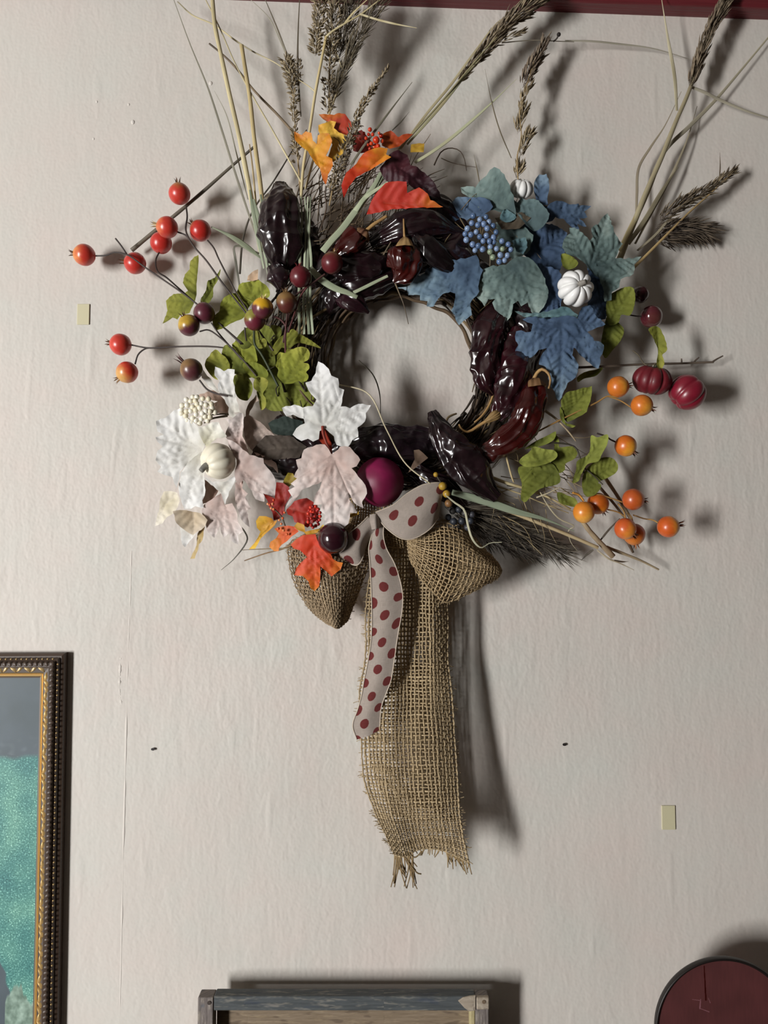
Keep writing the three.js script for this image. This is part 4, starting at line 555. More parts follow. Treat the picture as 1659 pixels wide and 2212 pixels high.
straw('reed', 'hollow grey reed slanting behind the red berries', c3([[455, 500], [600, 380], [720, 285], [880, 150], [1040, 8], [1200, -130]]), 0.012, 0.03, 9.5, '#6c6454', '#4d473d', { round: true, tip: 0.6, flat: 1, cat: 'reed' });
straw('straw_stalk', 'thin dark stalk curving behind the straws beside the reed', c3([[1100, 640], [1120, 430], [1180, 260], [1300, 90], [1430, -120], [1500, -220]]), 0.02, 0.014, 5, '#5a5448', '#3f3a33', { round: true });
// straws at the foot of the ring
straw('straw_stalk', 'thick tan stalk running out below the orange berries', c7([[380, 790], [520, 835], [700, 905], [860, 970], [1005, 1032]]), 0.045, 0.035, 8.5, '#d3c29a', '#a08b66', { round: true, tip: 0.9 });
straw('grass_straw', 'wide grey green blade lying along the thick tan stalk', c7([[235, 740], [330, 765], [450, 800], [570, 840], [720, 880], [880, 945]]), 0.062, 0.045, 18, '#9aa48c', '#74806a', { tip: 0.1, base: 0.7 });
straw('straw_stalk', 'pale thick straw showing under the black crinkled pepper', c7([[440, 660], [520, 690], [620, 720], [740, 765], [860, 830]]), 0.048, 0.038, 8, '#e0d2a6', '#a08c62', { round: true, tip: 0.5 });
straw('straw_stalk', 'thin pale straw beneath the olive leaves', c7([[470, 708], [600, 750], [720, 800], [850, 850]]), 0.046, 0.036, 4, '#cdbd90', '#8e7a56', { round: true });
straw('twig', 'knotty tan twig slanting behind the orange berries', c7([[980, 560], [1040, 660], [1110, 765], [1180, 885]]), 0.032, 0.024, 9, '#a4906e', '#6e5c46', { round: true, tip: 0.8, cat: 'twig' });
straw('twig', 'grey brown twig running parallel to the knotty tan twig', c7([[1010, 710], [1080, 790], [1150, 880]]), 0.034, 0.028, 7, '#8a7860', '#5c4e3e', { round: true, tip: 0.7, cat: 'twig' });
straw('twig', 'pale twig under the orange berry ending in a split knot', c7([[920, 890], [965, 950], [1010, 1000], [1085, 1080]]), 0.036, 0.03, 10, '#b3a080', '#7d6850', { round: true, tip: 1.3, cat: 'twig' });
straw('twig', 'long thin twig reaching farthest below the orange berries', c7([[1050, 1030], [1130, 1060], [1230, 1100], [1325, 1148]]), 0.026, 0.014, 8, '#8d7c64', '#a89676', { round: true, tip: 0.5, cat: 'twig' });
straw('grass_straw', 'pale split straw end under the knotty twig', c7([[1000, 1045], [1060, 1090], [1110, 1110], [1195, 1150]]), 0.024, 0.014, 4, '#d8cdb0', '#a4947a', { tip: 0.3 });
straw('grass_straw', 'short dark splinter beside the split knot', c7([[1090, 1098], [1130, 1106], [1165, 1105]]), 0.024, 0.02, 4, DRK, DR2);
straw('grass_straw', 'dark splinter crossing under the orange berries', c7([[1018, 992], [1060, 940], [1120, 878]]), 0.03, 0.03, 4.5, '#4a4238', '#6a6052', { tip: 0.5 });
straw('grass_straw', 'dark thorn shaped splinter at the end of the thick tan stalk', c7([[980, 1043], [950, 1065], [915, 1100]]), 0.024, 0.012, 5, '#5a5144', '#40392f');
straw('straw_stalk', 'brown woody stub behind the paired orange berries', c7([[1130, 955], [1160, 1000], [1190, 1058]]), 0.03, 0.024, 10, '#6a5442', '#453629', { round: true, tip: 0.5 });
straw('grass_straw', 'curly pale fibre looping beneath the green leaves', c7([[700, 740], [740, 810], [800, 880], [880, 920], [850, 940], [860, 1000], [895, 1048]]), 0.05, 0.03, 3, '#cfc6a8', '#948a70', { tip: 0.4 });
straw('straw_stalk', 'pale straw bridging the two olive leaf clusters', c7([[680, 768], [740, 745], [805, 712]]), 0.06, 0.066, 3.4, '#c9bfa0', '#a09474', { round: true });
straw('straw_stalk', 'short pale straw hanging from the curved red pepper', d5([[685, 1640], [720, 1780], [770, 1960], [790, 2010]]), 0.055, 0.05, 4.4, '#cbb687', '#a8946a', { round: true, tip: 0.9 });
straw('straw_stalk', 'thin straw fork below the curved red pepper', d5([[680, 1650], [620, 1750], [550, 1840]]), 0.055, 0.05, 3, '#c9b78c', '#a8946a', { round: true });
straw('straw_stalk', 'pale straw lying over twigs beside the dark olive leaf', c7([[725, 310], [780, 350], [840, 410], [888, 470]]), 0.05, 0.052, 6, '#b7a584', '#83725a', { round: true });
straw('straw_stalk', 'brown stem leaning inside the ring beside the black crinkled pepper', c7([[455, 225], [420, 310], [350, 380], [300, 420]]), 0.04, 0.04, 5, '#7d7054', '#5b4f3a', { round: true });
straw('straw_stalk', 'long pale straw bent across the hole above the polka dot bow', [[730, 830, 0.08], [795, 850, 0.085], [835, 928, 0.09], [876, 1001, 0.092], [930, 1045, 0.092]], 0, 0, 3.2, '#d6cbac', '#a19678', { round: true, tip: 1 });
straw('grass_straw', 'thin dark blade hanging in the hole above the pale leaf', [[775, 778, 0.05], [806, 810, 0.04], [820, 850, 0.03], [822, 905, 0.02]], 0, 0, 3.4, '#5b5648', '#7a7464', { tip: 0.4 });
straw('grass_straw', 'pale crinkled blade dangling over the burlap loop', d7([[1005, 820], [1110, 910], [1230, 1000], [1275, 1180], [1320, 1330], [1380, 1420], [1440, 1455], [1540, 1400], [1680, 1390]]), 0.088, 0.06, 4.8, '#cfcbae', '#9fa188', { tip: 0.4 });
straw('grass_straw', 'black thin blade end sticking out below the white leaves', c6([[600, 1090], [632, 1130], [647, 1180], [570, 1290], [492, 1358]]), 0.05, 0.012, 3.8, '#3d3a32', '#58544a', { tip: 0.3 });
straw('straw_stalk', 'thin tan straw sticking out beside the orange leaf', c6([[900, 1228], [760, 1232], [618, 1239]]), 0.05, 0.03, 3, '#8d7c5c', '#6a5c46', { round: true });
straw('straw_stalk', 'brown straw slanting out from the burlap loop', c6([[920, 1205], [850, 1235], [760, 1258], [630, 1303]]), 0.05, 0.03, 4.6, '#8f6f48', '#6b5236', { round: true });
straw('twig', 'thin curling brown twig beside the maroon leaf', c4([[1320, 520], [1370, 425], [1430, 398], [1500, 415], [1535, 470], [1552, 560]]), 0.02, 0.014, 3.2, '#5c4b3a', '#443529', { round: true, cat: 'twig' });
straw('twig', 'thin brown twig against the wall beside the curling twig', c4([[1370, 470], [1440, 500], [1520, 520], [1620, 535]]), 0.016, 0.014, 2.2, '#6d5c4a', '#57483a', { round: true, cat: 'twig' });
straw('grass_straw', 'short thin upright blade beside the teal leaves', c2([[382, 815], [370, 750], [356, 685]]), 0.04, 0.02, 3, '#8d8068', '#a39880');
{ // long thin wire stem with a dark bud, high on the wall
  const t = thing('bud_stem', 'thin bent stem with a tiny dark bud near the moulding', 'stem', P(1090, 92, 0.03));
  part(t, 'stem', stemGeo(zz(c2([[480, 190], [560, 182], [640, 178], [712, 182], [800, 185]]), 0.03, 0.016), 2.6, 2, '#7d7462', '#8f887a', 6), M.grass);
  part(t, 'blade', bladeGeo(zz(c2([[760, 180], [880, 183], [1000, 195], [1150, 215], [1310, 262]]), 0.018, 0.006), 5, '#9a9484', '#aaa494', 0.3), M.grass);
  const b = berryGeo(...one(c2, 732, 153), 0.03, 4.6, [0.4, 1, 0], '#2c2018', '#1d1612', { seg: 12, rings: 8 }); part(t, 'bud', b, M.calyx, 'dark bud'); part(t, 'bud_stalk', stemGeo(zz(c2([[708, 184], [722, 172], [730, 158]]), 0.026, 0.03), 4, 3, '#3a2c22', '#2a201a', 6), M.grass);
}
{ // bare branch with stubs on the wall beyond the pumpkins
  const t = thing('twig', 'bare grey brown branch with short stubs behind the red pumpkins', 'twig', P(...one(e5, 460, 1165), 0.02));
  part(t, 'stem', stemGeo(zz(e5([[420, 1170], [640, 1160], [860, 1148], [1080, 1143], [1310, 1134]]), 0.03, 0.014), 6, 4.5, '#4d4238', '#6a5d50', 7), M.grass);
  for (const q of [[[1300, 1136], [1325, 1118], [1370, 1094]], [[1180, 1140], [1195, 1122], [1216, 1104]], [[1105, 1142], [1105, 1128], [1104, 1112]]]) part(t, 'side_twig', stemGeo(zz(e5(q), 0.014, 0.014), 4.5, 3, '#463b33', '#65584c', 6), M.grass);
}
plume('dark feathery plume drooping under the thick tan stalk beside the burlap', c7([[250, 800], [400, 850], [560, 920], [720, 1010], [850, 1085]]), 4, [
  { pts: c7([[250, 830], [400, 870], [560, 930], [700, 1000], [830, 1070]]), n: 620, w: 46, len: 44, thick: 1.9, a0: 0.1, a1: 0.6, cols: ['#6a6152', '#3c352e'], z0: 0.04, z1: 0.022, prof: (s) => 1 - 0.55 * s },
  { pts: c7([[300, 880], [420, 960], [560, 1020], [680, 1060]]), n: 360, w: 36, len: 36, thick: 1.8, a0: 0.1, a1: 0.7, cols: ['#595146', '#332d27'], z0: 0.034, z1: 0.02, prof: (s) => 1.0 - 0.3 * s }], { z0: 0.042, z1: 0.022, sc: [DRK, DR2] });
// ---- wired berry sprays
function spray(label, wires, berries, z, o = {}) {
  const b0 = berries[0], t = thing(o.name || 'berry_spray', label, 'berry spray', P(b0[0], b0[1], z), o.group);
  for (const w of wires) part(t, 'stem', stemGeo(zz(w.p, w.z0 ?? z, w.z1 ?? z + 0.012), w.w ?? 3.4, (w.w ?? 3.4) * 1.1, w.c?.[0] ?? '#2e2623', w.c?.[1] ?? '#453a36', 7), M.grass);
  for (const b of berries) berry(t, b[0], b[1], b[6] ?? z, b[2], b[3], b[4], b[5], { lo: o.lo, hi: o.hi, c0: b[7]?.c0 ?? o.c0, c1: b[7]?.c1 ?? o.c1, calyx: b[7]?.calyx, len: b[7]?.len ?? 0.42, mat: o.mat });
  return t;
}
const b3 = (x, y, dir, ca, cb, z, k) => [...one(c3, x, y), 23.5, dir, ca, cb, z, k];
const R1 = '#d6a04c', R0 = '#c43a2e', RD = '#bc3028';
spray('pair of red berries on a kinked wire beside the cut reed end', [{ p: c3([[240, 533], [300, 530], [350, 513], [400, 518], [440, 532], [540, 605], [650, 680], [800, 785], [960, 920], [1110, 1060]]), z0: 0.024, z1: 0.05 }, { p: c3([[430, 530], [390, 470], [357, 428]]), z0: 0.026, z1: 0.03, w: 3.4 }], [b3(172, 527, [-1, 0.05, 0.25], '#d98e4a', R0, 0.024), b3(475, 577, [-0.9, 0.1, 0.1], R0, RD, 0.022, { len: 0.6 })], 0.024, { lo: -0.1, hi: 1.1 });
spray('bright red berry hidden partly behind another red berry on its own wire', [{ p: c3([[628, 495], [598, 560], [612, 628], [660, 660], [740, 730], [900, 870], [1120, 1060]]), z0: 0.02, z1: 0.05 }], [b3(630, 455, [-0.2, 0.3, -1], R0, RD, 0.02, { calyx: false })], 0.02);
spray('two red berries on a forked wire with one standing upright above the rest', [{ p: c3([[780, 238], [786, 300], [778, 380], [818, 465], [900, 560], [1000, 700], [1130, 865], [1300, 1100]]), z0: 0.034, z1: 0.058, w: 3.8 }, { p: c3([[722, 388], [780, 412], [818, 465]]), z0: 0.036, z1: 0.036 }], [b3(740, 162, [-0.1, 1, 0.2], '#a8783c', R0, 0.034, { len: 0.5 }), b3(667, 362, [-1, 0.1, 0.3], '#d67a48', R0, 0.04, { c0: '#cdb98a', c1: '#9c8a5a', len: 0.5 })], 0.036, { lo: 0.3, hi: 1.1 });
spray('red berry with brownish crown on a knotted wire beside the flat blade', [{ p: c3([[908, 440], [945, 485], [972, 545], [1020, 640], [1078, 750], [1180, 910]]), z0: 0.034, z1: 0.055, w: 3.6 }], [b3(865, 382, [-0.7, 0.6, 0.1], '#7d5a32', '#b82a22', 0.034)], 0.034, { lo: 0.3, hi: 1.2 });
spray('two red berries on a low forked wire above the white leaf spray', [{ p: c3([[455, 1065], [530, 1080], [585, 1083], [700, 1076], [940, 1075], [1120, 1100]]), z0: 0.036, z1: 0.05 }, { p: c3([[475, 1180], [495, 1120], [540, 1086], [585, 1083]]), z0: 0.038, z1: 0.037 }], [b3(388, 1062, [-1, 0.15, 0], '#cf4434', R0, 0.036), b3(427, 1228, [-0.8, -0.7, 0.2], '#d2a05a', '#cf3a28', 0.038, { c0: '#b08a5a' })], 0.036);
const PU = '#5a2733', PU2 = '#6b2c38', YL = '#c79a2c', OL = '#8d6f3a';
spray('purple berry and yellow topped purple berry above the pale green leaves', [{ p: c3([[860, 985], [910, 975], [970, 1010], [1080, 1110], [1200, 1250]]), z0: 0.07, z1: 0.06 }, { p: c3([[930, 932], [972, 992], [1110, 1150]]), z0: 0.062, z1: 0.058 }], [b3(797, 948, [-0.4, 0.75, 0.55], '#bd9a34', PU, 0.07, { c0: '#5c3a2a' }), b3(888, 875, [-0.2, 0.8, -0.4], '#6c3440', PU, 0.062, { c0: '#5c3a2a' })], 0.066, { lo: 0.1, hi: 0.75 });
spray('yellow topped purple berry in front of its purple twin over the fan leaf', [{ p: c3([[1300, 893], [1340, 910], [1374, 952], [1372, 1010], [1374, 1110]]), z0: 0.078, z1: 0.07, w: 4.4, c: ['#3a201e', '#5a2422'] }, { p: c3([[1130, 960], [1135, 1010], [1140, 1040]]), z0: 0.07, z1: 0.06 }, { p: c3([[1185, 980], [1190, 1060], [1230, 1120], [1330, 1310]]), z0: 0.072, z1: 0.075, w: 5, c: ['#3a4426', '#2c351e'] }], [b3(1237, 845, [0.15, 0.75, 0.65], '#d0a022', '#5f2834', 0.086, { c0: '#d8c47c', c1: '#e2d6a0' }), b3(1190, 915, [-0.4, 0.8, 0.3], '#8c8a3c', '#6c2634', 0.07, { calyx: false })], 0.08, { lo: 0.2, hi: 0.6 });
spray('brown olive berry beside the upright green grey blades', [{ p: c3([[1385, 878], [1376, 952]]), z0: 0.076, z1: 0.075, w: 4, c: ['#3c2420', '#56312a'] }], [b3(1380, 812, [-0.1, 1, 0.25], '#86673c', '#5a2a24', 0.078, { c0: '#8a6b40' })], 0.078, { lo: -0.4, hi: 0.7 });
spray('two maroon berries on a forked stem below the slanted red pepper', [{ p: [[702, 592, 0.082], [680, 608, 0.08], [660, 622, 0.078], [638, 640, 0.076], [622, 690, 0.074], [612, 740, 0.07]], w: 4.4, c: ['#3a1f1c', '#4c2a24'] }, { p: c3([[1500, 722], [1462, 775], [1420, 900], [1390, 990]]), z0: 0.08, z1: 0.07, w: 4, c: ['#5a1f1f', '#46201e'] }], [b3(1462, 658, [-0.15, 1, 0.35], '#6a2026', '#5e1a22', 0.084, { c0: '#6c2228', c1: '#8a3030', len: 0.3 }), [...one(c4, 588, 1222), 24, [0.2, 0.9, 0.1], '#7d5a34', '#5e1c22', 0.086, { c0: '#8c6c44', c1: '#a58250' }]], 0.084, { lo: 0.2, hi: 1.2 });
spray('dull brown purple berry with long dark crown above the white berries', [{ p: c3([[860, 1275], [905, 1330], [960, 1355], [1030, 1370]]), z0: 0.07, z1: 0.075, w: 4 }], [[...one(c3, 812, 1213), 24.5, [-0.75, 0.65, 0.2], '#85663f', '#5a3034', 0.07, { c0: '#4a2c28', c1: '#5c3836', len: 0.85 }]], 0.07, { lo: -0.3, hi: 0.8 });
const b7 = (x, y, dir, z, k, ca = '#e2a03c', cb = '#cf7226') => [...one(c7, x, y), 23.3, dir, ca, cb, z, k];
const TANW = ['#b38a4c', '#8b6a3c'], OC = { c0: '#6a3a1c', c1: '#2a1a14' };
spray('two orange berries on a forked stem below the blue leaf tip', [{ p: c7([[1110, 240], [1055, 234], [1000, 266], [940, 295], [800, 362], [640, 445]]), z0: 0.05, z1: 0.06, w: 3.4, c: TANW }, { p: c7([[1178, 292], [1120, 256], [1055, 234]]), z0: 0.05, z1: 0.05, w: 3, c: TANW }], [b7(1110, 185, [0.9, 0.1, 0.1], 0.05), b7(1235, 282, [0.9, -0.35, 0.2], 0.052)], 0.05, OC);
spray('single orange berry on a short dark wire beyond the green leaf', [{ p: c7([[1095, 474], [1070, 462], [1048, 446], [1000, 430]]), z0: 0.05, z1: 0.06, w: 3.6 }], [b7(1150, 495, [0.7, -0.7, 0.3], 0.05, null, '#e8a234', '#cf6a1e')], 0.05, OC);
spray('russet orange berry touching the knotty tan twig', [{ p: c7([[1132, 792], [1085, 775], [1020, 755], [960, 745]]), z0: 0.05, z1: 0.055, w: 3, c: TANW }], [b7(1190, 778, [1, -0.1, 0.1], 0.05, null, '#cb6a2c', '#b85424')], 0.05, OC);
spray('pair of orange berries with one tucked behind under the green leaves', [{ p: c7([[930, 785], [905, 755], [870, 742]]), z0: 0.06, z1: 0.066, w: 4.5, c: ['#d39a48', '#b47f38'] }, { p: c7([[1050, 830], [1110, 845], [1150, 870]]), z0: 0.045, z1: 0.04, w: 3, c: TANW }], [b7(930, 845, [0.2, -1, 0.1], 0.06, { calyx: false }, '#e6a444', '#d9822a'), b7(1005, 800, [0.6, -0.7, -0.3], 0.046, null, '#dd8c22', '#b85a18')], 0.055, OC);
spray('lone orange berry standing farthest out with spiky dark crown', [{ p: c7([[1320, 900], [1290, 885], [1250, 880], [1190, 860]]), z0: 0.05, z1: 0.03, w: 3, c: TANW }], [b7(1375, 922, [0.95, 0.2, 0.15], 0.05, { len: 0.55 }, '#dd9038', '#c85a20')], 0.05, OC);
spray('two overlapping red orange berries above the long thin twig', [{ p: c7([[1150, 880], [1140, 840], [1110, 800]]), z0: 0.05, z1: 0.04, w: 3, c: TANW }, { p: c7([[1190, 905], [1180, 870], [1160, 850]]), z0: 0.036, z1: 0.034, w: 3, c: TANW }], [b7(1148, 932, [0.7, -0.6, 0.4], 0.052, null, '#dd8a34', '#c95a26'), b7(1195, 962, [0.1, -1, 0.2], 0.036, { c0: '#a4683c', c1: '#8a5a3c' }, '#c9762e', '#b4521e')], 0.05, OC);
spray('two dark maroon berries on the wall beside the olive leaves', [{ p: e5([[760, 830], [820, 840], [860, 842]]), z0: 0.03, z1: 0.028, w: 3 }], [[...one(e5, 840, 702), 18.5, [0, 1, 0], '#4c1a24', '#3a121a', 0.022, { calyx: false }], [...one(e5, 910, 842), 24, [0.5, -0.6, 0.2], '#5c3430', '#57222a', 0.026, { calyx: false }]], 0.026, { mat: M.glossBerry });
// ---- clusters of small beads
function beads(label, spots, z, rpx, cols, mat, wires, lo = 0) {
  const t = thing('bead_berry_pick', label, 'berry pick', P(spots[0][0], spots[0][1], z));
  for (const w of wires) part(t, 'stem', stemGeo(zz(w, z, z - 0.02), 3, 3.4, '#4a463a', '#6a6250', 6), M.grass);
  spots.forEach((s, i) => part(t, 'berry', beadGeo(s[0], s[1], z + (s[3] ?? rr(-0.006, 0.006)), (s[2] ?? rpx) * rr(0.92, 1.08), cols[Math.floor(rnd() * cols.length)]), mat));
  return t;
}
const scatter = (f, cx, cy, rx, ry, n, r) => { const out = []; let tries = 0; while (out.length < n && tries++ < 4000) { const a = rr(0, 6.283), q = Math.sqrt(rnd()), x = cx + Math.cos(a) * q * rx, y = cy + Math.sin(a) * q * ry; if (out.every((o) => Math.hypot(o[0] - x, o[1] - y) > r)) out.push([x, y, undefined, 0.007 * (1 - q * q)]); } return f(out); };
const beadBlue = phys({ vertexColors: true, roughness: 0.28, clearcoat: 0.4, clearcoatRoughness: 0.2 });
beads('larger cluster of glossy blue bead berries among the blue leaves', scatter(c5, 548, 450, 94, 114, 25, 33), 0.074, 6.5, ['#7289ae', '#61799e', '#8298b8', '#526a8c'], beadBlue, [c5([[560, 470], [600, 560], [606, 640]])]);
beads('smaller cluster of glossy blue bead berries with a greenish bead', scatter(c5, 668, 560, 68, 70, 14, 33), 0.074, 6.4, ['#7289ae', '#61799e', '#8298b8', '#8a9a80'], beadBlue, [c5([[640, 560], [610, 600], [604, 650]])]);
beads('cluster of round cream bead berries at the head of the white leaf spray', scatter(c6, 352, 402, 108, 82, 36, 23), 0.07, 5.9, ['#efe9d4', '#e8e0c6', '#f3efe0'], phys({ vertexColors: true, roughness: 0.4 }), [c6([[380, 440], [450, 430], [540, 425]]), c6([[400, 460], [470, 445], [540, 430]]), c6([[390, 480], [440, 455], [530, 440]])]);
beads('cluster of shiny red orange bead berries between the autumn leaves above the peppers', c4([[860, 265, 16], [815, 292, 12], [810, 355, 14], [905, 340, 24], [940, 310, 18], [895, 392, 22], [860, 402, 14], [948, 348, 15], [880, 300, 12], [832, 328, 12], [918, 385, 16], [870, 365, 14], [845, 375, 12], [790, 330, 11], [925, 290, 11], [850, 300, 13]].map((p) => [p[0], p[1]])).map((q, i) => [q[0], q[1], [16, 12, 14, 24, 18, 22, 14, 15, 12, 12, 16, 14, 12, 11, 11, 13][i] * 0.31]), 0.075, 5, ['#cf3a1c', '#d8481f', '#b02a18'], M.glossBerry, [c4([[880, 380], [860, 430], [820, 470]])]);
{ const ring = []; for (let i = 0; i < 15; i++) { const a = i / 15 * 6.283; ring.push([1065 + 66 * Math.cos(a) + rr(-8, 8), 660 + 108 * Math.sin(a) + rr(-8, 8)]); } for (let i = 0; i < 12; i++) ring.push([1070 + rr(-42, 42), 660 + rr(-80, 80)]);
  beads('cluster of tiny red bead berries beside the pinkish maple leaf', d3(ring), 0.09, 3.7, ['#d83a26', '#a81f18', '#7c1218'], M.glossBerry, [d3([[1060, 640], [1000, 700], [930, 800]])]); }
beads('sprig of tiny orange red beads over the crimson leaf', d3([[600, 540], [630, 530], [615, 575], [640, 585], [580, 530], [640, 490], [755, 620], [735, 680], [690, 790], [720, 740], [745, 810], [780, 850], [700, 700]]), 0.092, 3, ['#e06a3c', '#d24a26', '#e38a58'], M.glossBerry, [d3([[620, 560], [720, 660], [760, 760]])]);
beads('dull dark blue bead berries beside the polka dot bow', scatter(d7, 1190, 1110, 150, 130, 13, 78), 0.05, 7.5, ['#2c3038', '#3a3a40', '#343230'], M.pumpkin, [d7([[1150, 1050], [1100, 960], [1050, 900]])]);
beads('short row of tan and yellow beads behind the polka dot bow', d7([[893, 582], [975, 720], [1022, 812], [1046, 925]]).map((q, i) => [q[0], q[1], [6, 9.5, 8.5, 8.5][i]]), 0.08, 7, ['#b3906a', '#7d5a34', '#a8862c'], M.pumpkin, [d7([[900, 590], [975, 720], [1046, 925]])]);
// ---- pumpkins and fruit
function pumpkin(label, x, y, z, rx, ry, dir, lobes, depth, ca, cb, stem, mat) {
  const { g, tip, d } = pumpkinGeo(x, y, z, rx, ry, dir, lobes, depth, ca, cb), m = mp(z), t = thing('mini_pumpkin', label, 'pumpkin', P(x, y, z));
  part(t, 'body', g, mat || M.pumpkin); if (stem) part(t, 'stem', stubGeo(tip, d, stem.len * m, stem.r * m, stem.r1 * m, V(...(stem.lean || [0.3, 0.2, 0])), stem.c), M.pepperTop, stem.label); return t;
}
pumpkin('white miniature pumpkin with grey stem between the teal and blue leaves', 1243, 623, 0.09, 41, 34, [0.22, 0.05, 1], 9, 0.2, '#f2f2f0', '#e6e6e4', { len: 15, r: 9, r1: 5, c: '#8d8880', lean: [0.8, 0.1, 0], label: 'short grey stem' });
pumpkin('white miniature pumpkin half hidden behind the teal leaf at the head of the blue spray', 1126, 408, 0.045, 27, 22, [0.1, 0.8, 0.6], 9, 0.18, '#efefec', '#e2e2de', null);
pumpkin('cream miniature pumpkin with grey stem nestled in the white leaves', 471, 996, 0.08, 40, 37, [-0.72, -0.42, 0.56], 10, 0.1, '#eee9d6', '#e4dcc4', { len: 17, r: 9, r1: 6, c: '#7c7a72', lean: [-0.2, -0.8, 0], label: 'short grey stem' });
pumpkin('dark red miniature pumpkin with green stem leaf beside another red pumpkin', ...one(e5, 915, 1250), 0.042, 43, 34, [0.15, 0.95, 0.35], 9, 0.14, '#5c121c', '#701a24', { len: 10, r: 6, r1: 4, c: '#3c3a22' });
pumpkin('crimson round pumpkin with one deep groove farthest out on the wall', ...one(e5, 1140, 1328), 0.042, 40, 39, [0.6, 0.55, 0.15], 6, 0.12, '#841c30', '#6f1826', null, M.berry);
{ const t = single('plum', berryGeo(720, 1163, 0.096, 34, [0, 1, 0.2], '#33141c', '#2a1018'), M.glossBerry, 'shiny dark plum resting against the red orange leaf', 'plum'); }
{ const g = berryGeo(820, 1042, 0.06, 53, [0, 1, 0], '#86164a', '#6c1038', { seg: 48, rings: 32 }); single('ornament_fruit', g, M.satinFruit, 'round magenta ornament fruit behind the pinkish maple leaf', 'ornament'); }
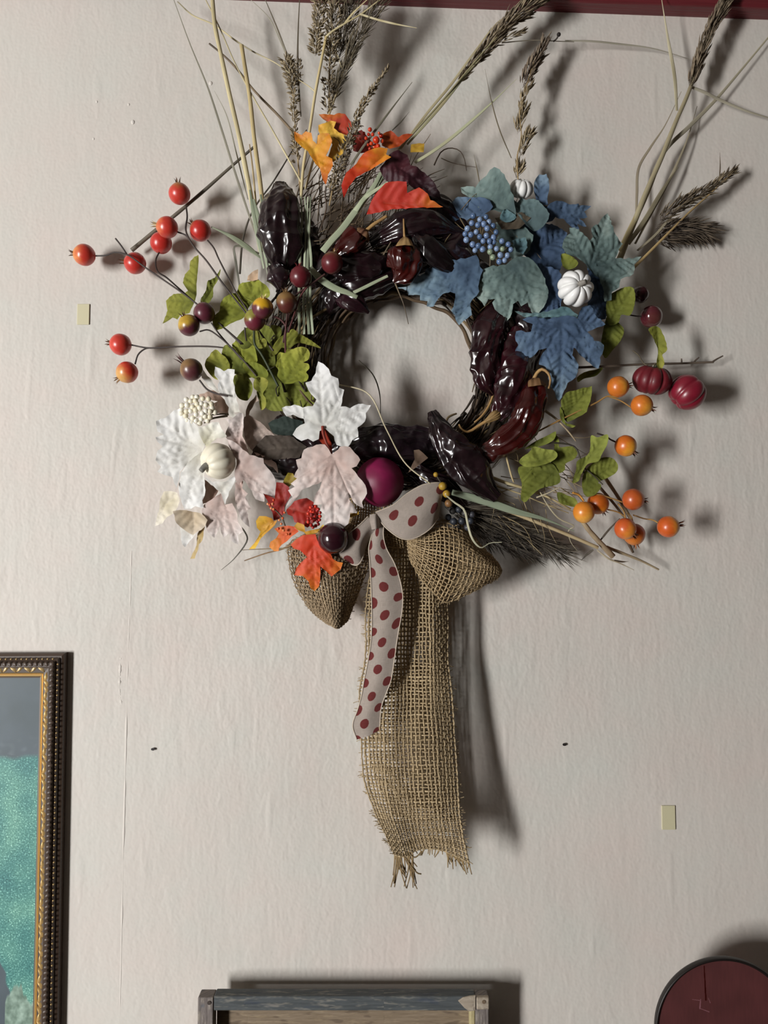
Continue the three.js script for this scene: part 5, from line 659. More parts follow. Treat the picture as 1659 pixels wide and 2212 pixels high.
// ---- blue leaf spray
const BLU = { cols: ['#3c4f68', '#4c617c', '#5c728a', '#8298a8'], veinCol: '#2c3a4e', mat: M.leaf, crumple: 1.3, pleat: 2.7, vein: 2.6, pillow: 1.6, teeth: 1.7, edge: 6 };  // pale tips are dye; dark centres partly paint in the shade of depth
const TEA = { cols: ['#48595a', '#5c6f6c', '#728682', '#9aaba4'], veinCol: '#3c4e50', mat: M.leaf, crumple: 1.3, pleat: 2.7, vein: 2.6, pillow: 1.6, teeth: 1.6, edge: 6 };  // same here: dyed pale tips, centres darkened partly for depth shade
const BLU_SHADE = { ...BLU, cols: ['#384a64', '#465a76', '#546a86'] };  // slightly darker copy of BLU, shade painted into leaves lying deep
{
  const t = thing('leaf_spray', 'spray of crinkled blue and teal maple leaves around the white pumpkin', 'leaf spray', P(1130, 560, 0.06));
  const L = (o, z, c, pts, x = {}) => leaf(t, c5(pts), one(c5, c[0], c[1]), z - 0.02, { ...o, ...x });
  L(BLU_SHADE, 0.058, [900, 560], [[800, 380], [900, 380], [1000, 400], [1070, 440], [1040, 520], [1060, 600], [1010, 690], [940, 720], [860, 640], [780, 560], [740, 440]], { curl: -0.2 });
  L(BLU_SHADE, 0.07, [1230, 700], [[1180, 620], [1300, 690], [1310, 850], [1300, 960], [1240, 960], [1180, 900], [1200, 800]], { tilt: [-0.3, 0] });
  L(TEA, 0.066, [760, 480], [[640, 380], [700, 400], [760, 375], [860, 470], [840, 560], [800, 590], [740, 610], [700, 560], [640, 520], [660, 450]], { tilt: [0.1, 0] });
  L(BLU_SHADE, 0.07, [960, 800], [[880, 640], [1010, 680], [1040, 760], [1030, 890], [1150, 940], [1060, 980], [900, 960], [860, 880], [930, 760]], { tilt: [0, 0.1] });
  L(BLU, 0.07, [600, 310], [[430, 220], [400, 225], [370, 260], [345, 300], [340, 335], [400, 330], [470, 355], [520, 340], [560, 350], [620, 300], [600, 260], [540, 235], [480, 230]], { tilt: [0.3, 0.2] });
  L({ ...BLU_SHADE, cols: ['#34465e', '#40546e'] }, 0.06, [500, 400], [[340, 330], [300, 400], [230, 450], [260, 470], [340, 440], [420, 370], [480, 340]]);
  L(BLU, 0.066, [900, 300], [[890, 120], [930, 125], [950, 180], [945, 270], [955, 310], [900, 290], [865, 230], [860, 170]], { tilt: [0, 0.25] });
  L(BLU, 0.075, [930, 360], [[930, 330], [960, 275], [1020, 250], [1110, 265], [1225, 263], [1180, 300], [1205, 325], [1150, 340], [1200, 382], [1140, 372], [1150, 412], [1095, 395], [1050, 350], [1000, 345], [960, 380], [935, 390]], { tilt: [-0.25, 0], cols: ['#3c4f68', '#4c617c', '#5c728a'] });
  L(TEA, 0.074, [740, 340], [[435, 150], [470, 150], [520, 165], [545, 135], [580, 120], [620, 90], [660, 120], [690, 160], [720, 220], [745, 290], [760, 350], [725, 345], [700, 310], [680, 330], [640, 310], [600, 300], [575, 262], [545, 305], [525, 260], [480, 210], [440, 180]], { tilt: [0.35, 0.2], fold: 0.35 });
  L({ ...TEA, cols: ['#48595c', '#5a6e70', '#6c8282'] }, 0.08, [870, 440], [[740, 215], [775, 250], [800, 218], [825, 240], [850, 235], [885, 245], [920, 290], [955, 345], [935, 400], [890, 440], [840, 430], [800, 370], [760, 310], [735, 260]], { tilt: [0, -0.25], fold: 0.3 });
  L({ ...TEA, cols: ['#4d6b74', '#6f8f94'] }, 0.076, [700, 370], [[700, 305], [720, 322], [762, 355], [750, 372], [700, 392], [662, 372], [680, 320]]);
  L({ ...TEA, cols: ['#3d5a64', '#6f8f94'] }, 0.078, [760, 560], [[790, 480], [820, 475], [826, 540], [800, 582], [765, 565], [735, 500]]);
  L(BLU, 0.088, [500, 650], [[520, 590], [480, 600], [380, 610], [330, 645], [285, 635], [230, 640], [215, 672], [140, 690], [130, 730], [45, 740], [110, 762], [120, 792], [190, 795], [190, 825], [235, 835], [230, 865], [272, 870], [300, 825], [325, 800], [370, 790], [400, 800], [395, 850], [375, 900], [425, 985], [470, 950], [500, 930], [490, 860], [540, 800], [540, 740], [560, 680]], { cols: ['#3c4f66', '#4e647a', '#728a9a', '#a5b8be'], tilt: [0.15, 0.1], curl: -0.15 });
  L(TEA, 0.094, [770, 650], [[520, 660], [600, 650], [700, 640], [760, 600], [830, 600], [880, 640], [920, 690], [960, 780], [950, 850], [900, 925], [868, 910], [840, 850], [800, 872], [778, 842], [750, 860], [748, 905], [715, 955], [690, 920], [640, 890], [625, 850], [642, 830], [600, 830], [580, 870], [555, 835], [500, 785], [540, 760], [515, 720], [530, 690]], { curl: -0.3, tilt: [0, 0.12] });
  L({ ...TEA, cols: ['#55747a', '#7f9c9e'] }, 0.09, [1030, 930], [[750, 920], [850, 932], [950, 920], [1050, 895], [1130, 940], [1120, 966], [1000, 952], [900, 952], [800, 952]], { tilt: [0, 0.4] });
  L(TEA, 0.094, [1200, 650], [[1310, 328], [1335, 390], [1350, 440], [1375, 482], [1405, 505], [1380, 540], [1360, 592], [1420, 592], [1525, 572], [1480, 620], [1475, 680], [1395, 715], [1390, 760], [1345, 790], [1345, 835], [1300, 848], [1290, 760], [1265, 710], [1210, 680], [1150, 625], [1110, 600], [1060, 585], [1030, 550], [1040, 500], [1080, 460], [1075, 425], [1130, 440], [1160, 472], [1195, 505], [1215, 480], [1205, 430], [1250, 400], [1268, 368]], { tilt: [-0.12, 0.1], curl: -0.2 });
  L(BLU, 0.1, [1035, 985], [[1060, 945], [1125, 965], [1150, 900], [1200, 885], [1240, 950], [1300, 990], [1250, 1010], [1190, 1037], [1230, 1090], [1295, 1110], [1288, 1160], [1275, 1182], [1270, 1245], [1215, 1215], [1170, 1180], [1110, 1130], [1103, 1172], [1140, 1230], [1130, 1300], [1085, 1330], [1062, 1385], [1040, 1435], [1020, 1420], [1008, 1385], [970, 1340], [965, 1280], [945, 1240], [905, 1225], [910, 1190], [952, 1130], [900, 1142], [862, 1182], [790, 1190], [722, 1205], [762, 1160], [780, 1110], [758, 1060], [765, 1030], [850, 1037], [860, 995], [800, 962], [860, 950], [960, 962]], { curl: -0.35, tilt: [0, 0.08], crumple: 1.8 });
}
// ---- white leaf sprays
const WHT = { cols: ['#d2cfc4', '#e4e3de', '#eeeeec'], veinCol: '#a8a096', veinMix: 0.3, mat: M.leaf, crumple: 1.2, pleat: 1.3, pleatPeriod: 19, vein: 2.0, pillow: 1.7, teeth: 1.2, edge: 6 };
const PNK = { ...WHT, cols: ['#c9aea4', '#ddcdc6', '#eae3df'], veinCol: '#9c8078' }, CRM = { ...WHT, cols: ['#d0c6aa', '#e4dcc8', '#eee9dc'] }, BRW = { ...WHT, cols: ['#977c6c', '#a88e7e', '#b9a294'] };
{
  const t = thing('leaf_spray', 'spray of crinkled white and blush leaves around the cream pumpkin', 'leaf spray', P(480, 980, 0.06));
  const L = (o, z, c, pts, x = {}) => leaf(t, c6(pts), one(c6, c[0], c[1]), z - 0.03, { ...o, ...x });
  L(BRW, 0.07, [530, 430], [[340, 320], [450, 285], [500, 330], [545, 380], [545, 425], [480, 422], [430, 410], [425, 380], [470, 350]], { label: 'brownish leaf back' });
  L(WHT, 0.085, [480, 295], [[360, 125], [372, 150], [400, 190], [440, 232], [462, 270], [482, 292], [470, 300], [430, 272], [395, 235], [365, 200]], { tilt: [0.4, 0] });
  L(WHT, 0.092, [570, 430], [[470, 160], [520, 185], [545, 172], [585, 177], [572, 240], [580, 300], [600, 400], [606, 416], [570, 420], [592, 450], [540, 442], [540, 390], [515, 340], [480, 290], [490, 240], [465, 210]], { tilt: [0, 0.25] });
  L({ ...PNK, cols: ['#a58f82', '#bda99b'] }, 0.075, [655, 440], [[700, 310], [716, 350], [690, 362], [662, 410], [652, 452], [638, 445], [650, 380]], { fold: 0.4 });
  L(BRW, 0.085, [650, 450], [[630, 450], [650, 430], [720, 470], [760, 510], [820, 560], [855, 590], [845, 632], [830, 600], [790, 552], [760, 560], [775, 590], [760, 612], [700, 622], [680, 650], [640, 590], [625, 520]], { tilt: [-0.3, 0], cols: ['#b59f92', '#cbb8ac', '#d8c9c0'] });
  L(PNK, 0.098, [590, 600], [[600, 420], [620, 420], [626, 480], [620, 560], [645, 612], [660, 660], [600, 640], [540, 592], [520, 560], [545, 490], [520, 460], [560, 462]], { fold: 0.35 });
  L(PNK, 0.085, [680, 660], [[680, 655], [760, 680], [820, 720], [832, 782], [800, 745], [740, 712], [690, 690]], { cols: ['#c4aea4', '#d8c9c2'] });
  L(CRM, 0.088, [160, 960], [[150, 890], [200, 888], [232, 897], [250, 950], [222, 1010], [170, 1042], [142, 1080], [90, 1095], [100, 1060], [122, 990], [130, 930]], { tilt: [0.2, 0] });
  L(BRW, 0.08, [420, 830], [[380, 810], [430, 850], [478, 880], [450, 932], [390, 962], [355, 980], [378, 900]], { label: 'brownish leaf back', cols: ['#8a6e62', '#a08678'] });
  L(WHT, 0.09, [330, 1080], [[245, 1090], [300, 1130], [345, 1140], [310, 1185], [282, 1222], [264, 1205], [255, 1145]], { tilt: [0.1, -0.2] });
  L({ ...CRM, cols: ['#b9a286', '#cfbea4', '#dccdb8'] }, 0.1, [320, 1010], [[208, 1008], [250, 1000], [320, 1010], [370, 1020], [415, 1062], [400, 1100], [330, 1150], [280, 1122], [232, 1080]], { curl: 0.3, label: 'tan curled leaf back' });
  L({ ...CRM, cols: ['#a8905e', '#c4ae7e'] }, 0.098, [380, 1090], [[352, 1140], [398, 1075], [385, 1180], [362, 1205], [342, 1290], [308, 1292], [345, 1210]], { fold: 0.6, label: 'tan folded leaf tip' });
  L(PNK, 0.092, [490, 910], [[390, 970], [460, 920], [490, 900], [512, 970], [560, 960], [582, 1000], [602, 1080], [632, 1130], [600, 1150], [602, 1207], [570, 1192], [545, 1140], [515, 1167], [490, 1100], [460, 1167], [420, 1132], [402, 1060], [378, 1010]], { tilt: [0, -0.15] });
  L(WHT, 0.1, [500, 870], [[390, 800], [440, 832], [520, 832], [592, 780], [570, 840], [540, 890], [512, 965], [490, 895], [440, 852]], { tilt: [0, 0.2] });
  L(WHT, 0.1, [380, 640], [[210, 405], [250, 393], [270, 430], [300, 460], [342, 490], [390, 540], [402, 600], [380, 660], [350, 690], [300, 702], [270, 742], [240, 775], [228, 870], [198, 802], [150, 790], [106, 770], [130, 740], [98, 700], [110, 650], [142, 620], [110, 592], [98, 565], [150, 550], [110, 530], [104, 470], [160, 450]], { curl: 0.18, crumple: 2.2, tilt: [0.12, 0] });
  L(WHT, 0.105, [368, 668], [[370, 650], [392, 700], [385, 800], [392, 880], [372, 940], [382, 987], [330, 975], [300, 990], [258, 992], [240, 930], [228, 870], [240, 780], [272, 742], [312, 700]], { fold: -0.15, tilt: [0, 0.1] });
  L(CRM, 0.106, [390, 610], [[360, 510], [400, 500], [440, 480], [482, 480], [500, 520], [528, 562], [470, 572], [440, 592], [400, 622], [370, 562]], { tilt: [0, 0.15], cols: ['#cfcbb0', '#e2dfcd', '#ecebe2'] });
  L(PNK, 0.112, [590, 740], [[530, 580], [580, 600], [622, 640], [662, 672], [742, 690], [745, 720], [762, 742], [800, 790], [822, 862], [848, 942], [800, 920], [745, 903], [740, 947], [690, 932], [668, 880], [622, 820], [590, 850], [572, 790], [585, 700], [555, 650]], { curl: -0.2, tilt: [-0.1, 0.1] });
  L(PNK, 0.104, [600, 830], [[575, 840], [622, 820], [615, 870], [650, 902], [632, 922], [668, 992], [640, 1002], [656, 1102], [612, 1062], [590, 1000], [574, 930]], { tilt: [-0.1, 0.1] });
}
{
  const t = thing('leaf_spray', 'pair of large pale maple leaves one white one blush joined by red stems', 'leaf spray', P(705, 960, 0.08));
  const L = (o, z, c, pts, x = {}) => leaf(t, c6(pts), one(c6, c[0], c[1]), z, { ...o, ...x });
  L({ ...WHT, cols: ['#d6d6cf', '#e6e6e3', '#efefee'] }, 0.1, [1098, 500], [[1070, 110], [1100, 125], [1135, 160], [1150, 200], [1190, 215], [1195, 270], [1226, 282], [1215, 330], [1205, 382], [1260, 390], [1310, 365], [1386, 370], [1355, 420], [1350, 470], [1305, 510], [1310, 560], [1275, 580], [1245, 627], [1180, 610], [1165, 560], [1112, 512], [1080, 530], [1075, 577], [1040, 592], [1010, 575], [970, 587], [918, 550], [940, 510], [990, 480], [985, 455], [920, 430], [880, 440], [854, 390], [930, 370], [980, 390], [1040, 382], [1060, 340], [1030, 310], [1010, 280], [994, 240], [1030, 225], [1055, 180]], { curl: -0.15, tilt: [0, 0.05] });
  L(PNK, 0.108, [1160, 680], [[1060, 610], [1110, 608], [1150, 668], [1190, 640], [1200, 623], [1260, 623], [1290, 660], [1322, 700], [1300, 740], [1270, 750], [1310, 800], [1352, 850], [1362, 900], [1330, 950], [1342, 987], [1290, 960], [1248, 890], [1257, 940], [1290, 990], [1302, 1017], [1260, 1015], [1250, 1080], [1210, 1110], [1190, 1150], [1160, 1177], [1140, 1150], [1130, 1100], [1105, 1080], [1112, 1030], [1080, 1000], [1092, 965], [1040, 967], [1045, 925], [1080, 870], [1092, 828], [1040, 850], [970, 880], [920, 950], [880, 990], [868, 1012], [880, 960], [912, 920], [888, 880], [930, 860], [903, 840], [942, 810], [923, 800], [950, 750], [938, 700], [970, 690], [985, 640]], { curl: -0.25 });
  part(t, 'leaf_stem', stemGeo(zz(c6([[1098, 500], [1100, 540], [1120, 600], [1155, 672]]), 0.1, 0.106), 7, 5, '#8c2f1c', '#6e2416', 8), M.grass, 'red leaf stem');
  part(t, 'red_leaf', leafGeo(c6([[1078, 520], [1105, 508], [1125, 530], [1150, 600], [1155, 665], [1110, 620], [1075, 580]]), one(c6, 1098, 510), 0.095, { cols: ['#8c2a18', '#a8391c'], teeth: 0.2 }), M.leaf, 'small brick red leaf');
}
// ---- green leaves
const GRE = { cols: ['#70742e', '#898b38', '#9c9a46'], veinCol: '#555a22', veinMix: 0.5, mat: M.leaf, crumple: 0.8, pleat: 1.5, pleatPeriod: 12, vein: 2.0, pillow: 1.2, smooth: true, edge: 6 };
const OLV = { ...GRE, cols: ['#61682a', '#757b32', '#848a3c'] }, DOL = OLV;
{
  const t = thing('leaf_spray', 'spray of lime green scalloped leaves under the purple berries', 'leaf spray', P(560, 780, 0.05));
  const L = (f, o, z, c, pts, x = {}) => leaf(t, f(pts), one(f, c[0], c[1]), z - 0.012, { ...o, ...x });
  L(c3, GRE, 0.045, [835, 800], [[855, 530], [852, 600], [842, 700], [842, 760], [830, 800], [800, 872], [740, 880], [720, 905], [690, 890], [628, 926], [660, 850], [650, 790], [700, 752], [770, 752], [790, 740], [758, 690], [770, 640], [800, 610], [802, 570], [830, 540]], { tilt: [0.2, 0], smooth: false, teeth: 0.4 });
  L(c3, OLV, 0.05, [890, 820], [[986, 612], [970, 680], [942, 720], [942, 780], [912, 822], [868, 812], [900, 740], [910, 690], [950, 662]], { fold: 0.3 });
  L(c3, GRE, 0.06, [1120, 860], [[1150, 690], [1200, 668], [1228, 690], [1262, 712], [1282, 770], [1240, 800], [1185, 805], [1150, 850], [1120, 905], [1060, 930], [980, 975], [950, 972], [942, 900], [980, 860], [990, 800], [1040, 762], [1080, 750], [1100, 702]], { ripple: 2.2, cols: ['#6f7428', '#868c34', '#989c3e'] });
  L(g1, DOL, 0.05, [1000, 1300], [[800, 1260], [1000, 1200], [1250, 1340], [1350, 1650], [1200, 1680], [1010, 1700], [820, 1680], [700, 1500]]);
  L(g1, DOL, 0.044, [700, 1000], [[450, 930], [600, 760], [800, 740], [1000, 880], [1000, 1100], [800, 1250], [600, 1300], [400, 1200]]);
  L(g1, OLV, 0.055, [900, 1060], [[850, 740], [960, 760], [980, 830], [940, 900], [900, 1000], [900, 1200], [830, 1200], [760, 1050], [820, 950], [905, 870]]);
  L(g1, GRE, 0.066, [1000, 1000], [[1040, 820], [1100, 780], [1180, 830], [1280, 880], [1410, 972], [1300, 950], [1150, 930], [1080, 980], [1030, 1000], [980, 990], [930, 1060], [860, 1100], [880, 1000], [940, 900]], { tilt: [-0.2, 0] });
  L(g1, OLV, 0.062, [500, 1200], [[330, 980], [380, 960], [420, 1010], [520, 1050], [640, 1120], [700, 1200], [640, 1330], [500, 1300], [400, 1260], [310, 1130]]);
  L(g1, GRE, 0.066, [300, 1200], [[180, 1060], [240, 1010], [300, 1060], [360, 1110], [400, 1200], [380, 1290], [300, 1350], [230, 1340], [160, 1270], [118, 1180]], { ripple: 1.2 });
  L(g1, GRE, 0.07, [620, 1050], [[420, 960], [470, 930], [530, 1000], [600, 1000], [660, 960], [690, 1040], [700, 1150], [600, 1150], [520, 1080], [470, 1030]], { cols: ['#7d842e', '#8f9436', '#9ca040'] });
  L(g1, GRE, 0.074, [690, 1000], [[600, 900], [640, 860], [680, 800], [720, 800], [740, 870], [735, 910], [780, 890], [812, 920], [800, 980], [740, 1000], [680, 980]], { tilt: [0, 0.2] });
  L(g1, GRE, 0.07, [760, 1280], [[540, 1180], [620, 1150], [720, 1170], [800, 1230], [830, 1290], [800, 1340], [680, 1340], [600, 1290]], { ripple: 1, cols: ['#727a2a', '#868c34'] });
  L(g1, GRE, 0.08, [1010, 1380], [[930, 1100], [960, 1050], [1020, 1060], [1040, 1020], [1110, 1010], [1140, 1000], [1210, 990], [1270, 1005], [1292, 1060], [1270, 1130], [1220, 1155], [1275, 1170], [1288, 1220], [1250, 1262], [1275, 1300], [1260, 1350], [1200, 1370], [1155, 1360], [1100, 1390], [980, 1385], [930, 1320], [940, 1240], [912, 1200], [930, 1150]], { ripple: 1.6, tilt: [-0.1, 0.1], cols: ['#7e8630', '#959a3a', '#a8a84a'] });
  L(g1, GRE, 0.082, [740, 1500], [[680, 1350], [730, 1318], [800, 1340], [828, 1370], [815, 1440], [770, 1510], [800, 1560], [795, 1660], [750, 1688], [728, 1620], [725, 1500], [670, 1450], [665, 1390]], { fold: 0.2 });
  L(g1, OLV, 0.064, [540, 1420], [[450, 1290], [560, 1290], [640, 1380], [650, 1470], [590, 1580], [500, 1560], [440, 1420]], { crumple: 2.6 });
}
{
  const t = thing('leaf_spray', 'spray of olive green leaves behind the orange berries', 'leaf spray', P(1190, 1000, 0.05));
  const L = (o, z, c, pts, x = {}) => leaf(t, c7(pts), one(c7, c[0], c[1]), z, { ...o, ...x });
  L(DOL, 0.055, [830, 350], [[972, 180], [965, 240], [940, 320], [870, 362], [840, 372], [812, 340], [805, 260], [830, 220], [900, 200]], { smooth: false, teeth: 0.8, fold: 0.2 });
  L(OLV, 0.06, [820, 330], [[805, 290], [825, 330], [832, 372], [885, 390], [870, 400], [830, 385], [806, 350]]);
  L(OLV, 0.06, [680, 500], [[620, 512], [660, 480], [740, 440], [782, 420], [772, 462], [720, 492], [660, 505]], { cols: ['#6c7430', '#848c3c'] });
  L(OLV, 0.055, [800, 570], [[780, 430], [800, 470], [800, 500], [870, 500], [897, 530], [882, 562], [832, 592], [830, 620], [800, 640], [752, 600], [770, 550]]);
  L(OLV, 0.058, [790, 640], [[585, 610], [622, 600], [690, 602], [750, 582], [800, 640], [802, 690], [700, 722], [650, 762], [622, 792], [600, 780], [602, 700]], { cols: ['#5d6428', '#6e7430', '#7e8438'] });
  L(GRE, 0.07, [700, 580], [[588, 580], [605, 555], [640, 530], [665, 500], [720, 512], [772, 520], [792, 542], [770, 572], [690, 602], [620, 605]], { ripple: 1.4, cols: ['#6f7730', '#868c3e', '#98a04c'] });
  L(OLV, 0.056, [960, 680], [[1020, 560], [1080, 560], [1107, 590], [1102, 632], [1060, 662], [1005, 690], [1022, 702], [990, 752], [940, 762], [918, 700], [930, 640], [960, 600]]);
  L(GRE, 0.07, [930, 600], [[970, 440], [1000, 452], [1050, 438], [1046, 490], [1020, 542], [1000, 580], [950, 592], [920, 640], [900, 682], [868, 692], [888, 620], [890, 580], [950, 542], [965, 500]], { fold: 0.25, cols: ['#7b8238', '#929a48'] });
  L(OLV, 0.062, [820, 760], [[790, 740], [850, 758], [892, 780], [892, 815], [850, 812], [800, 792]]);
  part(t, 'stem', stemGeo(zz(c7([[640, 500], [760, 480], [880, 500], [910, 560], [930, 640]]), 0.055, 0.058), 4.5, 3.5, '#2f2a20', '#3f3a28', 7), M.grass);
  part(t, 'stem', stemGeo(zz(c7([[930, 610], [990, 660], [1030, 700]]), 0.06, 0.062), 3.4, 2.6, '#2f2a20', '#3f3a28', 7), M.grass);
}
{
  const t = thing('leaf_spray', 'pair of olive leaves hanging beside the dark maroon berries', 'leaf spray', P(1330, 700, 0.04));
  const L = (f, o, z, c, pts, x = {}) => leaf(t, f(pts), one(f, c[0], c[1]), z, { ...o, ...x });
  L(e5, OLV, 0.05, [660, 860], [[680, 680], [740, 655], [790, 660], [806, 700], [800, 770], [770, 838], [720, 830], [700, 880], [640, 900], [620, 800], [630, 720]]);
  L(e5, OLV, 0.042, [660, 900], [[640, 820], [700, 880], [735, 930], [710, 1000], [660, 1060], [615, 1110], [590, 1060], [600, 940]]);
  L(e5, OLV, 0.05, [380, 540], [[335, 440], [370, 440], [440, 500], [420, 530], [380, 540], [350, 530]]);
  L(e5, GRE, 0.05, [950, 910], [[885, 930], [948, 904], [978, 950], [1006, 1062], [980, 1090], [992, 1140], [965, 1188], [942, 1150], [955, 1060], [915, 980]], { fold: 0.3, label: 'small yellow green twisted leaf' });
  L(e5, OLV, 0.03, [560, 1190], [[430, 1240], [480, 1200], [560, 1180], [600, 1170], [560, 1220], [480, 1240], [440, 1262]]);
  part(t, 'tendril', stemGeo(zz(e5([[790, 1060], [830, 1090], [860, 1140], [900, 1160], [940, 1140]]), 0.035, 0.045), 3, 2.6, '#4a4030', '#5c523c', 6), M.grass);
}
// ---- autumn leaves above the peppers
const AUT = { mat: M.satin, crumple: 1.0, pleat: 0.9, pleatPeriod: 20, vein: 1.8, pillow: 1.4, teeth: 0.4, edge: 6, veinCol: '#8a3a12', veinMix: 0.3 };
{
  const t = thing('leaf_spray', 'spray of yellow orange and red oak leaves above the black peppers', 'leaf spray', P(780, 340, 0.06));
  const L = (cols, z, c, pts, x = {}) => leaf(t, c4(pts), one(c4, c[0], c[1]), z, { ...AUT, cols, ...x });
  L(['#7a211a', '#63180f'], 0.06, [800, 360], [[730, 290], [800, 270], [870, 350], [885, 420], [800, 440], [740, 420]]);
  L(['#b08a2c', '#c09a38'], 0.05, [1150, 400], [[1155, 372], [1205, 362], [1250, 360], [1245, 430], [1200, 428], [1150, 432]], { label: 'yellow leaf tip' });
  L(['#c8641e', '#a8401c', '#b8481e'], 0.066, [960, 380], [[950, 300], [1010, 265], [1060, 310], [1110, 290], [1168, 284], [1120, 332], [1062, 382], [1000, 402], [945, 385]], { tilt: [-0.15, 0] });
  L(['#a8371f', '#a0301c', '#c4742a'], 0.068, [700, 300], [[488, 124], [540, 124], [600, 140], [640, 132], [682, 150], [710, 190], [738, 232], [720, 262], [692, 307], [640, 282], [580, 242], [572, 190], [520, 162]], { tilt: [0.2, -0.1], label: 'brick red leaf' });
  L(['#d8a838', '#e4bc50', '#e0a838'], 0.072, [640, 440], [[490, 230], [540, 220], [578, 198], [617, 208], [600, 250], [642, 290], [692, 310], [692, 400], [642, 462], [600, 502], [556, 472], [572, 430], [590, 370], [560, 310], [510, 312], [490, 272]], { label: 'golden yellow leaf' });
  L(['#dca838', '#d68f26', '#c8701c', '#b85a18'], 0.08, [450, 400], [[314, 268], [370, 300], [400, 280], [418, 290], [442, 300], [452, 350], [480, 372], [488, 320], [520, 308], [567, 310], [592, 370], [572, 420], [545, 462], [592, 490], [597, 540], [562, 602], [546, 678], [525, 640], [502, 550], [470, 520], [460, 500], [415, 425], [370, 390], [320, 332]], { tilt: [0.15, 0], fold: 0.15, label: 'orange and yellow leaf' });
  L(['#e0952e', '#dd6a22', '#cc3c1c', '#bd2a1a'], 0.086, [975, 430], [[880, 412], [930, 400], [987, 400], [975, 440], [1012, 470], [960, 500], [900, 530], [830, 562], [760, 602], [710, 662], [670, 738], [654, 660], [690, 580], [760, 520], [810, 450]], { fold: 0.25, curl: -0.2, label: 'leaf red at the tip and orange at the head' });
  L(['#c03420', '#bd2c1c', '#c2401c', '#d0741e'], 0.09, [960, 790], [[835, 862], [870, 780], [900, 740], [970, 680], [1030, 668], [1120, 670], [1125, 732], [1210, 700], [1272, 740], [1292, 772], [1385, 812], [1300, 817], [1150, 822], [1020, 828], [900, 852]], { tilt: [0, 0.5], label: 'bright red leaf seen on edge' });
  part(t, 'stem', stemGeo(zz(c4([[545, 670], [540, 740], [548, 820], [500, 1000]]), 0.078, 0.06), 3.6, 3, '#3c2e22', '#54402e', 6), M.grass);
  part(t, 'stem', stemGeo(zz(c4([[690, 360], [650, 400], [640, 350], [600, 320]]), 0.076, 0.076), 2.4, 1.6, '#3a2a1a', '#4a3622', 6), M.grass);
}
single('dried_leaf', leafGeo(c4([[1000, 450], [1060, 418], [1130, 440], [1150, 522], [1250, 560], [1312, 622], [1388, 752], [1280, 722], [1200, 690], [1130, 652], [1050, 662], [990, 642], [950, 592], [928, 550]]), one(c4, 1070, 540), 0.074, { cols: ['#4a2028', '#351820', '#2a141a'], veinCol: '#20101a', crumple: 3.2, vein: 2, pillow: 2, teeth: 1, edge: 5, curl: -0.3 }), M.satin, 'crumpled dark maroon dried leaf above the bright red leaf', 'leaf');
single('dried_leaf', leafGeo(c6([[680, 640], [760, 555], [900, 555], [1000, 620], [960, 690], [800, 700], [690, 700]]), one(c6, 1000, 620), 0.056, { cols: ['#3c342e', '#4c433b', '#564d44'], veinCol: '#6e655a', crumple: 1.6, teeth: 1, edge: 6 }), M.leaf, 'dark grey brown veined leaf between the white leaf sprays', 'leaf');
single('dried_leaf', leafGeo(c6([[770, 480], [860, 440], [980, 470], [960, 540], [900, 570], [800, 540]]), one(c6, 960, 540), 0.05, { cols: ['#26302c', '#303c36'], veinCol: '#4a5650', crumple: 1.6, teeth: 1 }), M.leaf, 'dark green leaf behind the large white maple leaf', 'leaf');
single('husk_leaf', leafGeo(g1([[590, 240], [600, 190], [650, 140], [712, 110], [710, 230], [650, 240]]), one(g1, 650, 250), 0.05, { cols: ['#c9a888', '#d8bda0'], teeth: 0.2, crumple: 0.8 }), M.leaf, 'small pale tan husk beside the short black pepper knob', 'husk');
single('husk_leaf', leafGeo(d7([[630, 290], [690, 285], [745, 330], [800, 385], [740, 430], [650, 500], [560, 560], [600, 480], [640, 400]]), one(d7, 740, 400), 0.07, { cols: ['#5c4a3c', '#6c5848'], teeth: 0.4, crumple: 1.5 }), M.leaf, 'brown papery husk beside the magenta ornament', 'husk');
single('husk_leaf', leafGeo(c2([[530, 905], [650, 880], [690, 905], [640, 950], [560, 960]]).map(([x, y]) => [x - 40, y + 30]), one(c2, 590, 950), 0.055, { cols: ['#4c4438', '#5c5244'], teeth: 0.5, crumple: 2 }), M.leaf, 'brown curled husk behind the blue bead berries', 'husk');
